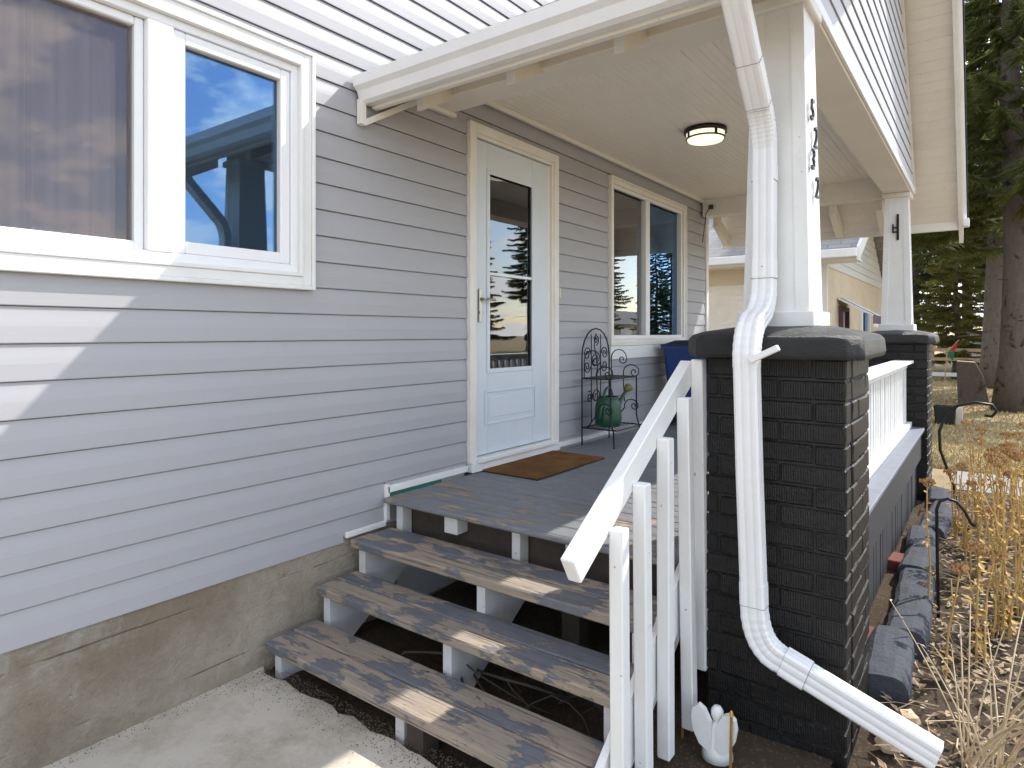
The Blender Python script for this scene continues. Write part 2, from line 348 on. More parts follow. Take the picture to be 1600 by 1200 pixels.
def copy_tree(o, loc, rz=0, sc=1, parent=None):
    c = o.copy(); COL.objects.link(c)
    if parent is None:
        c.location = loc; c.rotation_euler = (0, 0, rz); c.scale = (sc, sc, sc)
    else: c.parent = parent
    for ch in o.children: copy_tree(ch, None, parent=c)
    return c
U = random.uniform

# ================================================================== ground
struct('ground', MB().quad((-300, -300, -.03), (300, -300, -.03), (300, 300, -.03), (-300, 300, -.03)), 'lawn')
def bumpy(x0, x1, y0, y1, nx, ny, z, amp, sc):
    m = MB(); V = []
    for j in range(ny+1):
        for i in range(nx+1):
            x = x0+(x1-x0)*i/nx; y = y0+(y1-y0)*j/ny; V.append((x, y, z+amp*noise.noise(Vector((x*sc, y*sc, 3.3)))))
    return m.add(V, [(j*(nx+1)+i, j*(nx+1)+i+1, (j+1)*(nx+1)+i+1, (j+1)*(nx+1)+i) for j in range(ny) for i in range(nx)])
struct('garden_bed', bumpy(2.12, 5.2, .2, 7.5, 60, 110, .012, .045, 2.6), 'soil')
struct('under_porch_soil', bumpy(.0, 2.14, 1.3, 7.3, 34, 60, -.0, .05, 3), 'soil')
pad = MB(); px = [(.0, -3), (2.3, -3), (2.25, -1), (2.12, .6), (2.05, 1.2)] + [(1.85-i*.0617, 1.60+.05*noise.noise(Vector((i*.37, 0, 0)))+.03*noise.noise(Vector((i*1.7, 5, 0)))+U(-.008, .008)) for i in range(30)] + [(.0, 1.62)]
pad.prism(px, 'z', -.1, .03); struct('concrete_pad', pad, 'concrete')
struct('walkway', MB().box(2.3, 14, 7.55, 8.55, -.1, -.005), 'path_concrete_shaded')
struct('street', MB().box(16, 24, -80, 80, -.1, -.01), 'path_concrete_shaded')

# ================================================================== house wall
EXP = .1255; ZB = .4635
house = thing('house', 'grey vinyl sided house with white storm door and white framed windows', 'house', (0, 3, 0))
OPEN = [(-.42, 1.868, 1.702, 2.812), (2.992, 4.0, .0, 2.806), (4.812, 6.492, 1.28, 2.832)]     # openings with their trim
WY0, WY1, WZ1 = -4.0, 7.15, 5.1
wall = MB()
cuts = sorted({WY0, WY1, *[c for o in OPEN for c in o[:2]]})
def opening_at(y):
    for o in OPEN:
        if o[0] < y < o[1]: return o
for a, b in zip(cuts[:-1], cuts[1:]):
    o = opening_at((a+b)/2)
    if o is None: wall.box(-.16, -.015, a, b, .0, WZ1)
    else:
        i = .09
        if o[2] > .1: wall.box(-.16, -.015, a, b, .0, o[2]+i)
        wall.box(-.16, -.015, a, b, o[3]-i, WZ1)
wall.box(-6, -.16, 7.0, 7.15, 0, WZ1)
wall_o = part('wall', wall, 'interior_white', house)
part('foundation', MB().box(-.2, .001, WY0, 2.42, -.1, ZB+.02), 'foundation_concrete', house)
def siding_profile(z0, z1, x0=0):
    h = z1-z0
    return [(x0-.014, z0+.004), (x0+.0085, z0+.0015), (x0+.0100, z0), (x0+.0108, z0+.003), (x0+.0098, z0+h*.45), (x0+.0080, z0+h*.60), (x0+.0048, z0+h*.80), (x0+.0032, z0+h*.92), (x0+.0030, z1-.0038), (x0-.011, z1-.003), (x0-.011, z1+.004), (x0-.014, z1+.004)]
def extr_y(prof, a, b):                                   # profile in (x, z) extruded along y
    return MB().prism([(u, v) for u, v in prof], 'y', a, b)
k = 0
while ZB+k*EXP < WZ1-.02:
    z0 = ZB+k*EXP; z1 = z0+EXP; ivs = [(WY0, WY1-.03)]
    for o in OPEN + [(2.32, 7.2, -1, .66), (2.05, 2.33, -1, .50)]:
        if o[2] < z1-.001 and o[3] > z0+.001:
            ivs = [s for a, b in ivs for s in ((a, min(b, o[0])), (max(a, o[1]), b)) if s[1]-s[0] > .02]
    for a, b in ivs:
        zz0, zz1 = z0, z1
        for o in OPEN:                                    # courses notched above and below an opening
            pass
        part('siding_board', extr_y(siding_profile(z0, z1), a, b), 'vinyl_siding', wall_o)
    # partial courses where trim cuts through a course
    for o in OPEN:
        if z0 < o[3] < z1 and o[3] < z1-.012: part('siding_board', extr_y([(x, max(z, o[3]+.001)) for x, z in siding_profile(z0, z1)], o[0], o[1]), 'vinyl_siding', wall_o)
        if z0+.012 < o[2] < z1: part('siding_board', extr_y([(x, min(z, o[2]-.001)) for x, z in siding_profile(z0, z1)], o[0], o[1]), 'vinyl_siding', wall_o)
    for a, b, zt in ((2.33, 2.992, .66), (4.0, WY1-.03, .66)):
        if z0 < zt < z1-.012: part('siding_board', extr_y([(x, max(z, zt)) for x, z in siding_profile(z0, z1)], a, b), 'vinyl_siding', wall_o)
    if z0 < .50 < z1: part('siding_board', extr_y([(x, max(z, .5)) for x, z in siding_profile(z0, z1)], 2.05, 2.33), 'vinyl_siding', wall_o)
    k += 1
part('corner_trim', MB().box(-.06, .024, 7.12, 7.19, .3, WZ1, .004), 'cream_trim', house)
part('base_trim', MB().box(-.003, .026, 2.33, 2.985, .655, .69, .003), 'white_trim', house)
part('base_trim', MB().box(-.003, .026, 4.006, 7.11, .655, .69, .003), 'white_trim', house)
part('base_trim', MB().box(-.003, .026, 2.318, 2.345, .51, .70, .003), 'white_trim', house)
part('base_trim', MB().box(-.003, .026, 2.06, 2.32, .485, .512, .003), 'white_trim', house)
part('flashing', MB().box(.002, .02, 2.346, 2.75, .6, .654), 'green_paint', house)
# main roof over the wall (above the picture)
part('roof', MB().prism([(.36, 5.0), (.36, 5.14), (-3.2, 7.2), (-6.6, 5.14), (-6.6, 5.0), (-3.2, 7.0)], 'y', WY0-.3, 7.5), 'shingle', house)
part('interior_room', MB().box(-4, -.2, -3.9, 2.6, .5, 3.0).box(-4, -.2, 4.2, 6.99, .5, 3.0).box(-3, -.2, 2.65, 4.15, .6, 2.9), 'interior', house)

# ---- window by the shadow line
def frame_ring(m, y0, y1, z0, z1, w, x0, x1, c=.003):
    m.box(x0, x1, y0, y0+w, z0, z1, c); m.box(x0, x1, y1-w, y1, z0, z1, c); m.box(x0, x1, y0+w, y1-w, z0, z0+w, c); m.box(x0, x1, y0+w, y1-w, z1-w, z1, c); return m
w1 = MB(); frame_ring(w1, -.42, 1.868, 1.702, 2.812, .018, -.02, .040); frame_ring(w1, -.402, 1.85, 1.72, 2.794, .042, -.02, .030); frame_ring(w1, -.36, 1.808, 1.762, 2.752, .018, -.02, .036)
win = part('window', w1, 'white_trim', house)
wf = MB(); frame_ring(wf, -.342, 1.79, 1.78, 2.734, .035, -.09, .012); wf.box(-.09, .016, 1.128, 1.226, 1.815, 2.70, .004)
part('frame', wf, 'vinyl_frame', win)
part('sash', frame_ring(MB(), 1.227, 1.754, 1.816, 2.698, .05, -.075, .004, .005), 'vinyl_frame', win)
part('sash', frame_ring(MB(), -.306, 1.127, 1.816, 2.698, .034, -.075, -.012, .005), 'vinyl_frame', win)
part('pane', MB().box(-.032, -.026, 1.278, 1.704, 1.867, 2.647), 'glass_coated', win)
part('pane', MB().box(-.052, -.047, -.27, 1.092, 1.851, 2.663), 'glass_screened', win)
part('insect_screen', MB().quad((-.034, -.27, 1.851), (-.034, 1.092, 1.851), (-.034, 1.092, 2.663), (-.034, -.27, 2.663)), 'screen_mesh', win)
cu = MB(); N = 150; V = []
for i in range(N+1):
    y = -.35+1.42*i/N; x = -.17+.022*math.sin(i*.55)+.014*math.sin(i*.23+1)
    V += [(x, y, 1.7), (x, y, 2.9)]
cu.add(V, [(2*i, 2*i+2, 2*i+3, 2*i+1) for i in range(N)]); part('curtain', cu, 'sheer', win, True)
# ---- window on the porch
w2 = MB(); frame_ring(w2, 4.812, 6.492, 1.395, 2.832, .02, -.02, .042); frame_ring(w2, 4.832, 6.472, 1.415, 2.812, .04, -.02, .032)
win2 = part('window', w2, 'cream_trim', house)
part('sill', MB().box(-.02, .036, 4.812, 6.492, 1.28, 1.393, .004), 'white_wood', win2)
wf = MB(); frame_ring(wf, 4.872, 6.432, 1.455, 2.772, .03, -.09, .012); wf.box(-.09, .014, 5.545, 5.63, 1.485, 2.742, .004); part('frame', wf, 'vinyl_frame', win2)
part('pane', MB().box(-.04, -.034, 4.903, 5.544, 1.486, 2.741), 'glass', win2); part('pane', MB().box(-.04, -.034, 5.631, 6.401, 1.486, 2.741), 'glass_coated', win2)
part('curtain', MB().box(-.19, -.17, 5.34, 5.56, 1.4, 2.8), 'curtain_dark', win2); part('curtain', MB().box(-.19, -.17, 6.2, 6.42, 1.4, 2.8), 'curtain_dark', win2)
# ---- door
tr = MB()
for a, b in ((2.992, 3.05), (3.942, 4.0)): tr.box(-.02, .036, a, b, .70, 2.806, .003)
tr.box(-.02, .036, 3.05, 3.942, 2.745, 2.806, .003)
for a, b in ((3.05, 3.068), (3.924, 3.942)): tr.box(-.08, .026, a, b, .71, 2.745, .003)
tr.box(-.08, .026, 3.068, 3.924, 2.722, 2.745, .003)
door = part('door', MB().box(-.03, .012, 3.073, 3.19, .735, 2.715, .003).box(-.03, .012, 3.69, 3.885, .735, 2.715, .003).box(-.03, .012, 3.19, 3.69, .735, 1.262, .003).box(-.03, .012, 3.19, 3.69, 2.53, 2.715, .003), 'door_paint', house)
part('door_trim', tr, 'cream_trim', door)
part('hinge_jamb', MB().box(-.03, .008, 3.887, 3.923, .735, 2.718, .002), 'cream_trim', door)
part('glazing_bead', frame_ring(MB(), 3.175, 3.705, 1.245, 2.547, .03, .0125, .020, .003), 'door_paint', door)
part('pane', MB().box(-.006, -.002, 3.19, 3.69, 1.26, 2.53), 'glass', door)
part('pane_rail', MB().box(-.004, .016, 3.205, 3.675, 1.872, 1.892, .003), 'vinyl_frame', door)
part('panel', frame_ring(MB(), 3.155, 3.73, .915, 1.14, .02, .0125, .019, .004).box(.0125, .0165, 3.20, 3.685, .96, 1.095, .003), 'door_paint', door)
hd = MB().box(.012, .028, 3.088, 3.112, 1.57, 1.78, .003).tube([(.028, 3.10, 1.715), (.06, 3.10, 1.715), (.065, 3.115, 1.715), (.066, 3.20, 1.712)], .009, 8).lathe([(0, .0), (.012, .001), (.012, .02), (0, .021)], (.028, 3.10, 1.62), 10)
part('handle', hd, 'steel', door)
part('sill', MB().box(-.16, .05, 3.0, 3.99, .645, .70, .004).box(-.03, .07, 3.05, 3.94, .7, .728, .004), 'white_wood', door)
part('inner_door', MB().box(-.16, -.12, 3.07, 3.89, .72, 1.72).box(-.16, -.12, 3.07, 3.18, 1.72, 2.74).box(-.16, -.12, 3.78, 3.89, 1.72, 2.74).box(-.16, -.12, 3.18, 3.78, 2.6, 2.74).box(-.12, -.112, 3.22, 3.45, .85, 1.55, .003).box(-.12, -.112, 3.51, 3.74, .85, 1.55, .003), 'interior_white', door)
part('doorbell', MB().box(.012, .026, 4.02, 4.045, 1.76, 1.84, .004), 'doorbell_plastic', house)

# ================================================================== porch roof
ZU, KN, KF = 2.57, .62, 1.08                             # eave underside, near and far slopes
YE, YF = 2.15, 7.62; YR = (KF*YF + KN*YE + ZU-2.675)/(KN+KF); ZR = ZU+KF*(YF-YR); XB = 2.005; XO = 2.345
ZN = 2.675
def zroof(y): return ZN+KN*(y-YE) if y < YR else ZU+KF*(YF-y)
proof = thing('porch_roof', 'cream painted porch roof with beams, board soffit and grey siding gable', 'porch roof', (1, 4.9, 2.8))
part('roof_deck', MB().prism([(YE+.06, 2.78), (YE+.15, 2.80), (YR, ZR+.05), (YF+.03, ZU+.03), (YF+.06, ZU+.09), (YR, ZR+.16), (YE+.03, 2.815)], 'x', .03, XO+.03), 'shingle', proof)
# soffit boards under the far slope and near slope (run along x)
bw = .092; L = math.hypot(1, KF)
n = int((YF-YR)*L/bw)
for i in range(n):
    ya = YF-.02-i*bw/L; yb = ya-(bw-.004)/L
    if yb < YR: break
    jz = U(-.0015, .0015)
    pr = [(ya, zroof(ya)+jz), (ya, zroof(ya)+.022), (yb, zroof(yb)+.022), (yb, zroof(yb)+jz)]
    part('soffit_board', MB().prism(pr, 'x', (XB+.003 if ya < 7.05 else .1), XO-.002), 'soffit_wood', proof)
L = math.hypot(1, KN); n = int((YR-YE)*L/bw)
for i in range(n):
    ya = YE+.10+i*bw/L; yb = ya+(bw-.004)/L
    pr = [(ya, zroof(ya)), (ya, zroof(ya)+.022), (yb, zroof(yb)+.022), (yb, zroof(yb))]
    part('soffit_board', MB().prism(pr, 'x', (XB+.003 if ya > 2.72 else .03), XO-.002), 'soffit_wood', proof)
# barge boards
def slope_band(ya, yb, d0, d1): return [(ya, zroof(ya)+d0), (yb, zroof(yb)+d0), (yb, zroof(yb)+d1), (ya, zroof(ya)+d1)]
part('barge_board', MB().prism([(YF+.09, ZU-.18), (YF+.10, ZU-.02), (YR, ZR+.07), (YR, ZR-.06)], 'x', XO, XO+.035), 'cream_trim', proof)
part('barge_board', MB().prism(slope_band(YE-.02, YR, -.06, .07), 'x', XO, XO+.035), 'cream_trim', proof)
part('barge_trim', MB().prism([(YF+.03, ZU-.0), (YF+.06, ZU+.07), (YR, ZR+.14), (YR, ZR+.06)], 'x', XO+.036, XO+.062), 'white_metal', proof)
part('barge_trim', MB().prism(slope_band(YE-.02, YR, .05, .13), 'x', XO+.036, XO+.062), 'white_metal', proof)
part('roof_edge', MB().prism([(YF+.07, ZU+.075), (YF+.08, ZU+.10), (YR, ZR+.175), (YR, ZR+.145)], 'x', XO+.02, XO+.075), 'dark_skirt', proof)
part('barge_block', MB().box(XO+.036, XO+.085, YF-.07, YF+.05, ZU-.035, ZU+.04, .004), 'white_wood', proof)
# beams
part('beam', MB().box(1.785, XB, 2.62, 7.14, 2.80, 3.02, .004), 'soffit_wood', proof)
part('beam', MB().box(.03, 1.784, 6.97, 7.14, 2.795, 3.0, .004), 'cream_trim', proof)
part('beam', MB().box(.03, 1.784, 2.62, 2.83, 2.80, 3.02, .004), 'soffit_wood', proof)
part('beam_trim', MB().box(.02, .05, 2.60, 2.85, 2.775, 2.80, .002), 'cream_trim', proof)
part('beam_trim', MB().box(XB+.001, XB+.018, 2.62, 7.14, 2.81, 2.862, .003), 'white_metal', proof)
part('ceiling_trim', MB().box(.02, .05, 2.835, 6.965, 2.945, 2.978, .004), 'cream_trim', proof)
# ceiling boards along y, beaded
nb = 21; cw = (1.784-.022)/nb
for i in range(nb):
    x = .022+i*cw; z = 2.978+U(0, .0012)
    m = MB().prism([(x+.001, z+.02), (x+.001, z+.003), (x+.004, z), (x+cw*.46, z), (x+cw*.48, z+.003), (x+cw*.52, z+.003), (x+cw*.54, z), (x+cw-.004, z), (x+cw-.001, z+.003), (x+cw-.001, z+.02)], 'y', 2.832, 6.968)
    part('ceiling_board', m, 'ceiling_wood', proof)
# gable siding
k = 0
while True:
    z0 = 2.864+k*.112; z1 = z0+.112
    if z1 > ZR-.12: break
    ya = max(2.64, YE+(z1-ZN)/KN+.02); yb = min(7.08, YF-(z1-ZU)/KF-.01)
    if yb-ya < .1: break
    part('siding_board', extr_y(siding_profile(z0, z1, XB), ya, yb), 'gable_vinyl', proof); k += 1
part('gable_wall', MB().prism([(2.66, 3.021), (7.05, 3.021), (YR, ZR-.1)], 'x', 1.9, XB-.016), 'soffit_wood', proof)
part('gable_trim', MB().prism([(7.085, 2.83), (7.11, 2.83), (YR+.02, ZR-.02), (YR, ZR-.06)], 'x', XB+.001, XB+.022), 'cream_trim', proof)
# rafter tails
def tail(x, y0, y1, z0, z1, w=.045):
    part('rafter_tail', MB().prism([(y0, z0-.045), (y1, z1-.075), (y1, z1+.02), (y0, z0+.045)], 'x', x-w/2, x+w/2), 'soffit_wood', proof)
    return part('rafter_end', MB().box(x-w/2-.001, x+w/2+.001, y0-.006, y0-.001, z0-.044, z0+.044), 'white_wood', proof)
for x in (.2, .785, 1.345, 2.2): tail(x, 2.40, 2.64, 2.705, 2.865)
for x in (.12, .72, 1.31, 1.72): part('rafter_tail', MB().prism([(7.14, 2.70), (7.14, 2.83), (7.56, 2.62), (7.56, 2.53), (7.5, 2.51)], 'x', x-.03, x+.03), 'soffit_wood', proof)
part('eave_fascia', MB().box(.03, XO-.001, YF-.02, YF+.02, ZU-.06, ZU+.06, .003), 'cream_trim', proof)
# near eave: fascia, gutter, wall trim
part('eave_fascia', MB().box(.03, XO, YE+.063, YE+.097, 2.650, 2.775, .003), 'cream_trim', proof)
gp = [(-.012, 2.785), (-.012, 2.665), (-.06, 2.66), (-.082, 2.672), (-.098, 2.715), (-.122, 2.735), (-.126, 2.785), (-.112, 2.79), (-.112, 2.778), (-.118, 2.742), (-.09, 2.72), (-.075, 2.68), (-.02, 2.675), (-.018, 2.785)]
gm = MB().prism([(YE+.072+a, z) for a, z in gp], 'x', .03, XO+.02).prism([(YE+.072+a, z) for a, z in gp[:7]], 'x', .024, .0295).prism([(YE+.072+a, z) for a, z in gp[:7]], 'x', XO+.0205, XO+.024)
part('gutter', gm, 'white_metal', proof)
part('rake_trim', MB().prism([(YE-.02, 2.555), (YE+.01, 2.55), (2.62, 2.815), (2.62, 2.85), (YE+.012, 2.585), (YE+.01, 2.68), (YE-.02, 2.68)], 'x', .016, .05), 'cream_trim', proof)

# ---- ceiling lamp and security camera (hang from the porch roof: own things)
lamp = thing('ceiling_lamp', 'round flush ceiling lamp with bronze rim and frosted glass on porch ceiling', 'lamp', (.93, 4.56, 2.977))
part('rim', MB().lathe([(0, 0), (.15, 0), (.15, -.03), (.138, -.032), (.138, -.004), (0, -.004)], (.93, 4.56, 2.976), 32), 'bronze', lamp, True)
part('diffuser', MB().lathe([(.132, -.006), (.132, -.066), (.122, -.082), (.08, -.092), (0, -.096)], (.93, 4.56, 2.976), 32), 'lamp_glass', lamp, True)
rb = MB().lathe([(.133, -.062), (.139, -.062), (.139, -.072), (.130, -.072)], (.93, 4.56, 2.976), 32)
for a in range(4):
    c, s_ = math.cos(a*math.pi/2+.9), math.sin(a*math.pi/2+.9); rb.beam((.93+.136*c, 4.56+.136*s_, 2.945), (.93+.136*c, 4.56+.136*s_, 2.905), .02, .006, (c, s_, 0))
part('band', rb, 'bronze', lamp)
sc = thing('security_camera', 'small dark security camera fixed to the end beam by the wall', 'camera', (.13, 6.95, 2.88))
part('body', MB().beam((.13, 6.96, 2.885), (.16, 6.87, 2.875), .05, .045, c=.006), 'black_plastic', sc); part('mount', MB().box(.10, .14, 6.955, 6.97, 2.87, 2.91, .003), 'steel', sc)
part('cable', MB().tube([(.10, 6.966, 2.87), (.07, 6.967, 2.82), (.06, 6.966, 2.72), (.055, 6.9, 2.5)], .004), 'black_plastic', sc)

# ================================================================== deck
deck = thing('porch_deck', 'slate painted board porch deck worn bare along its front edge', 'deck', (1, 4.5, .64))
y = 2.315; i = 0
while y < 7.1:
    w = .118 if i < 4 else .09
    x1 = 1.61 if y < 2.46 else (1.685 if y < 2.97 else 2.09)
    part('deck_board', MB().box(.03, x1 + U(-.004, .004), y, y+w-.004, .612, .64+U(-.0015, .0015), .004), 'deck_worn' if i < 4 else 'deck_paint', deck); y += w; i += 1
part('nosing', MB().prism([(2.293, .62), (2.293, .632), (2.300, .6385), (2.312, .6385), (2.312, .612), (2.300, .612)], 'x', .03, 1.61), 'deck_worn', deck)
part('rim_joist', MB().box(.04, 1.6, 2.42, 2.46, .42, .610), 'dark_wood', deck)
for x in (.42, 1.12): part('joist_end', MB().box(x, x+.085, 2.335, 2.419, .52, .611, .004), 'stringer_paint', deck)
for x in (.55, 1.02, 1.32): part('post', MB().box(x, x+.09, 2.47, 2.56, -.05, .60), 'dark_wood', deck)
part('brace', MB().beam((1.42, 2.9, .1), (1.55, 2.5, .55), .05, .09), 'green_paint', deck)
part('skirt_ledge', MB().box(1.93, 2.125, 3.0, 6.82, .6415, .668, .004), 'ledge_paint', deck)
part('skirt_fascia', MB().box(2.07, 2.10, 3.0, 6.82, .40, .611, .004), 'dark_skirt', deck)
y = 3.0
while y < 6.78:
    part('skirt_board', MB().box(2.045, 2.062+U(0, .004), y, y+.085, .02, .41), 'dark_skirt', deck); y += .095
mat = thing('doormat', 'brown coir doormat lying on deck before the storm door', 'doormat', (.25, 3.5, .64))
part('pile', MB().box(.035, .462, 3.09, 3.90, .6435, .655, .004), 'coir', mat); part('edge', MB().box(.031, .466, 3.086, 3.904, .6422, .648), 'black_plastic', mat)

# ================================================================== stairs
st = thing('staircase', 'four step wooden staircase with peeling slate paint and open risers', 'stairs', (.83, 1.9, .03))
def tread(y0, yg, y1, zt, m1, m2):
    for a, b, mt in ((y0, yg-.003, m1), (yg+.003, y1, m2)):
        part('tread_board', MB().box(.045+U(0, .012), 1.612+U(-.01, .008), a, b, zt-.04, zt+U(-.001, .001), .006), mt, st)
tread(2.063, 2.195, 2.33, .483, 'tread_wood', 'tread_wood_painted'); tread(1.853, 1.977, 2.10, .323, 'tread_wood', 'tread_wood_painted'); tread(1.592, 1.733, 1.865, .164, 'tread_wood', 'tread_wood')
sp = [(1.63, .0), (1.63, .122), (1.885, .122), (1.885, .281), (2.095, .281), (2.095, .441), (2.345, .441), (2.345, .608), (2.41, .608), (2.41, .30), (1.95, .0)]
for x, w in ((.075, .045), (.83, .045), (1.55, .05)): part('stringer', MB().prism(sp, 'x', x, x+w), 'stringer_paint', st)
part('toe_block', MB().box(.9, .98, 1.62, 1.70, -.02, .122), 'dark_wood', st)
# dry vines lying in the dark under the steps
vine = MB()
for i in range(14):
    a0 = U(0, 6.3); cx_, cy_ = U(.5, 1.5), U(1.85, 2.2); r = U(.08, .24)
    vine.tube([(cx_+r*math.cos(a0+t*.5), cy_+.6*r*math.sin(a0+t*.5), .05+.10*math.sin(t*.45)+U(0, .02)) for t in range(8)], U(.003, .007), 5)
tag(part('dead_vines', vine, 'dark_wood'), 'tangle of dead vines on the soil beneath the stairs', 'vines', kind='stuff')
dirt = MB()
for i in range(3000):
    x = U(.03, 1.9); y = 1.66-abs(random.gauss(0, .085)); z = .030+U(0, .004); q = U(.001, .004)
    dirt.add([(x+q, y, z), (x-q*.6, y+q*U(.5, 1), z), (x-q*.6, y-q*U(.5, 1), z), (x, y, z+q*U(.5, 1.1))], [(0, 1, 3), (1, 2, 3), (2, 0, 3)])
for i in range(700):
    y = U(-.8, 1.6); x = .004+abs(random.gauss(0, .035)); q = U(.001, .0035); z = .030
    dirt.add([(x+q, y, z), (x-q*.6, y+q, z), (x-q*.6, y-q, z), (x, y, z+q)], [(0, 1, 3), (1, 2, 3), (2, 0, 3)])
tag(part('dirt_crumbs', dirt, 'crumbs'), 'dark dirt crumbs along the pad edges below the bottom step', 'dirt', kind='stuff')
# stair railing
rail = thing('stair_railing', 'white wooden stair railing with slanted handrail and five square balusters', 'railing', (1.64, 2.0, .1))
part('handrail', MB().beam((1.622, 1.555, .826), (1.622, 2.44, 1.358), .045, .088, c=.004), 'white_wood', rail)
BT = [(1.765, .905, 1.755), (1.925, 1.012, 1.932), (2.115, 1.135, 2.108), (2.293, 1.262, 2.31), (2.435, 1.40, 2.462)]
for i, (yt, zt, yb) in enumerate(BT):
    zb = (.04, .05, .03, .035, .19)[i]; xb = 1.668+U(-.004, .004)+(.008 if i < 4 else 0)
    part('baluster', MB().beam((xb, yb, zb), (1.667, yt, zt), .050, .046, (1, 0, 0), .004), 'white_wood', rail)
part('side_stringer', MB().prism([(1.66, .06), (1.66, .16), (2.42, .66), (2.42, .48), (1.85, .06)], 'x', 1.617, 1.642), 'white_wood', rail)

# ================================================================== piers
BM = .0757; BH = BM-.007
PX0, PX1, PY0, PY1 = 1.69, 2.185, 2.45, 2.97; PD = PY1-PY0; PW = PX1-PX0
brick_mesh = {}
def brick(l, axis):
    key = (round(l, 3), axis, random.randrange(3))
    if key not in brick_mesh:
        d = .1; hx, hy = (l/2, d/2) if axis == 'x' else (d/2, l/2)
        m = MB().box(-hx, hx, -hy, hy, -BH/2, BH/2, .005); m.v = [(x+U(-.0022, .0022), y+U(-.0022, .0022), z+U(-.0018, .0018)) for x, y, z in m.v]
        brick_mesh[key] = raw('brick', m, 'black_brick')
    return brick_mesh[key]
def make_pier(x0, y0, label, sides):
    x1, y1 = x0+PW, y0+PD
    p = thing('brick_pier', label, 'pier', ((x0+x1)/2, (y0+y1)/2, 0), 'black brick porch piers')
    part('mortar_core', MB().box(x0+.010, x1-.010, y0+.008, y1-.008, -.05, 1.415), 'black_mortar', p)
    nc = 19; zb = 1.41-nc*BM
    for r in range(nc):
        z = zb+r*BM+BH/2+.005
        A = (nc-1-r) % 2 == 1
        fr = [.052, .222, .221] if A else [.165, .225, .105]
        si = [.105, .225, .19] if A else [.222, .225, .073]
        x = x0
        for l in fr:
            if 'f' in sides:
                b = part('brick', brick(l-.006, 'x'), None, p, loc=(x+l/2, y0+.05+U(-.003, .003), z)); 
            if 'b' in sides: part('brick', brick(l-.006, 'x'), None, p, loc=(x+l/2, y1-.05, z))
            x += l
        y = y0 + (0 if not A else 0)
        for j, l in enumerate(si):
            yy0 = y+(.0 if j else .102); ll = l-(.102 if j == 0 else 0) - (.102 if j == 2 and 'b' in sides else 0)
            if ll > .03:
                for s, xx in (('r', x1-.05), ('l', x0+.05)):
                    if s in sides: part('brick', brick(ll-.006, 'y'), None, p, loc=(xx+U(-.003, .003), yy0+ll/2, z))
            y += l
    # rough concrete cap
    cm = MB(); rings = []
    for ins, z in ((.02, 1.408), (-.0, 1.412), (-.004, 1.43), (0, 1.478), (.012, 1.494), (.045, 1.506), (.16, 1.528), (.24, 1.53)):
        a0, a1, b0, b1 = x0-.062+ins, x1+.052-ins, y0-.066+ins, y1+.06-ins; c = .05 if ins < .1 else .02; ring = []
        pts = [(a0+c, b0), (a1-c, b0), (a1, b0+c), (a1, b1-c), (a1-c, b1), (a0+c, b1), (a0, b1-c), (a0, b0+c)]
        for q in range(8):
            p0, p1 = pts[q], pts[(q+1) % 8]; nseg = 10 if q % 2 == 0 else 3
            for s in range(nseg):
                f = s/nseg; px_, py_ = p0[0]+(p1[0]-p0[0])*f, p0[1]+(p1[1]-p0[1])*f
                w = noise.noise(Vector((px_*9, py_*9, z*14)))*.006; ring.append((px_+w, py_+w, z+noise.noise(Vector((px_*7, py_*7, 5)))*.006))
        rings.append(ring)
    n = len(rings[0]); cm.add([v for r in rings for v in r], [(i*n+j, i*n+(j+1) % n, (i+1)*n+(j+1) % n, (i+1)*n+j) for i in range(len(rings)-1) for j in range(n)] + [tuple(range(n))[::-1], tuple(range((len(rings)-1)*n, len(rings)*n))])
    part('cap', cm, 'black_cap', p, True)
    return p
make_pier(PX0, PY0, 'black painted brick pier at the stairs, with the downspout running down it', 'fbrl')
make_pier(1.655, 6.72, 'black painted brick pier at the far end of the white balustrade', 'frl')

# ================================================================== columns
def make_column(cx, cy, label, ztop):
    c = thing('porch_column', label, 'column', (cx, cy, 1.53), 'white tapered porch columns')
    z0, z1 = 1.52, ztop; b, t_ = .118, .09
    def ring(h, z): return [(cx-h, cy-h*1.1, z), (cx+h, cy-h*1.1, z), (cx+h, cy+h*1.1, z), (cx-h, cy+h*1.1, z)]
    part('shaft', MB().add(ring(b, z0)+ring(t_, z1), [(0,1,5,4), (1,2,6,5), (2,3,7,6), (3,0,4,7), (3,2,1,0), (4,5,6,7)]), 'white_wood', c)
    part('base_trim', MB().box(cx-b-.022, cx+b+.022, cy-b*1.1-.022, cy+b*1.1+.022, 1.522, 1.585, .004), 'white_wood', c)
    part('capital', MB().box(cx-t_-.025, cx+t_+.025, cy-t_*1.1-.025, cy+t_*1.1+.025, z1-.045, z1-.001, .005), 'cream_trim', c)
    for sx_ in (-1, 1):                                   # corner battens on the front face
        m = MB(); e = .004
        def q(h, z, w): return [(cx+sx_*(h-w), cy-h*1.1-e, z), (cx+sx_*(h+.003), cy-h*1.1-e, z)]
        a = q(b, 1.586, .045)+q(t_+.001, z1-.046, .045); a2 = [(x, y+e+.002, z) for x, y, z in a]
        m.add(a+a2, [(0,1,3,2), (4,5,7,6), (0,2,6,4), (1,3,7,5), (0,1,5,4), (2,3,7,6)]); part('corner_batten', m, 'white_wood', c)
    return c
col1 = make_column(1.915, 2.715, 'white tapered wooden column bearing the house number 5232', 2.80)
col2 = make_column(1.893, 6.98, 'white tapered wooden column with a dark metal cactus ornament', 2.80)
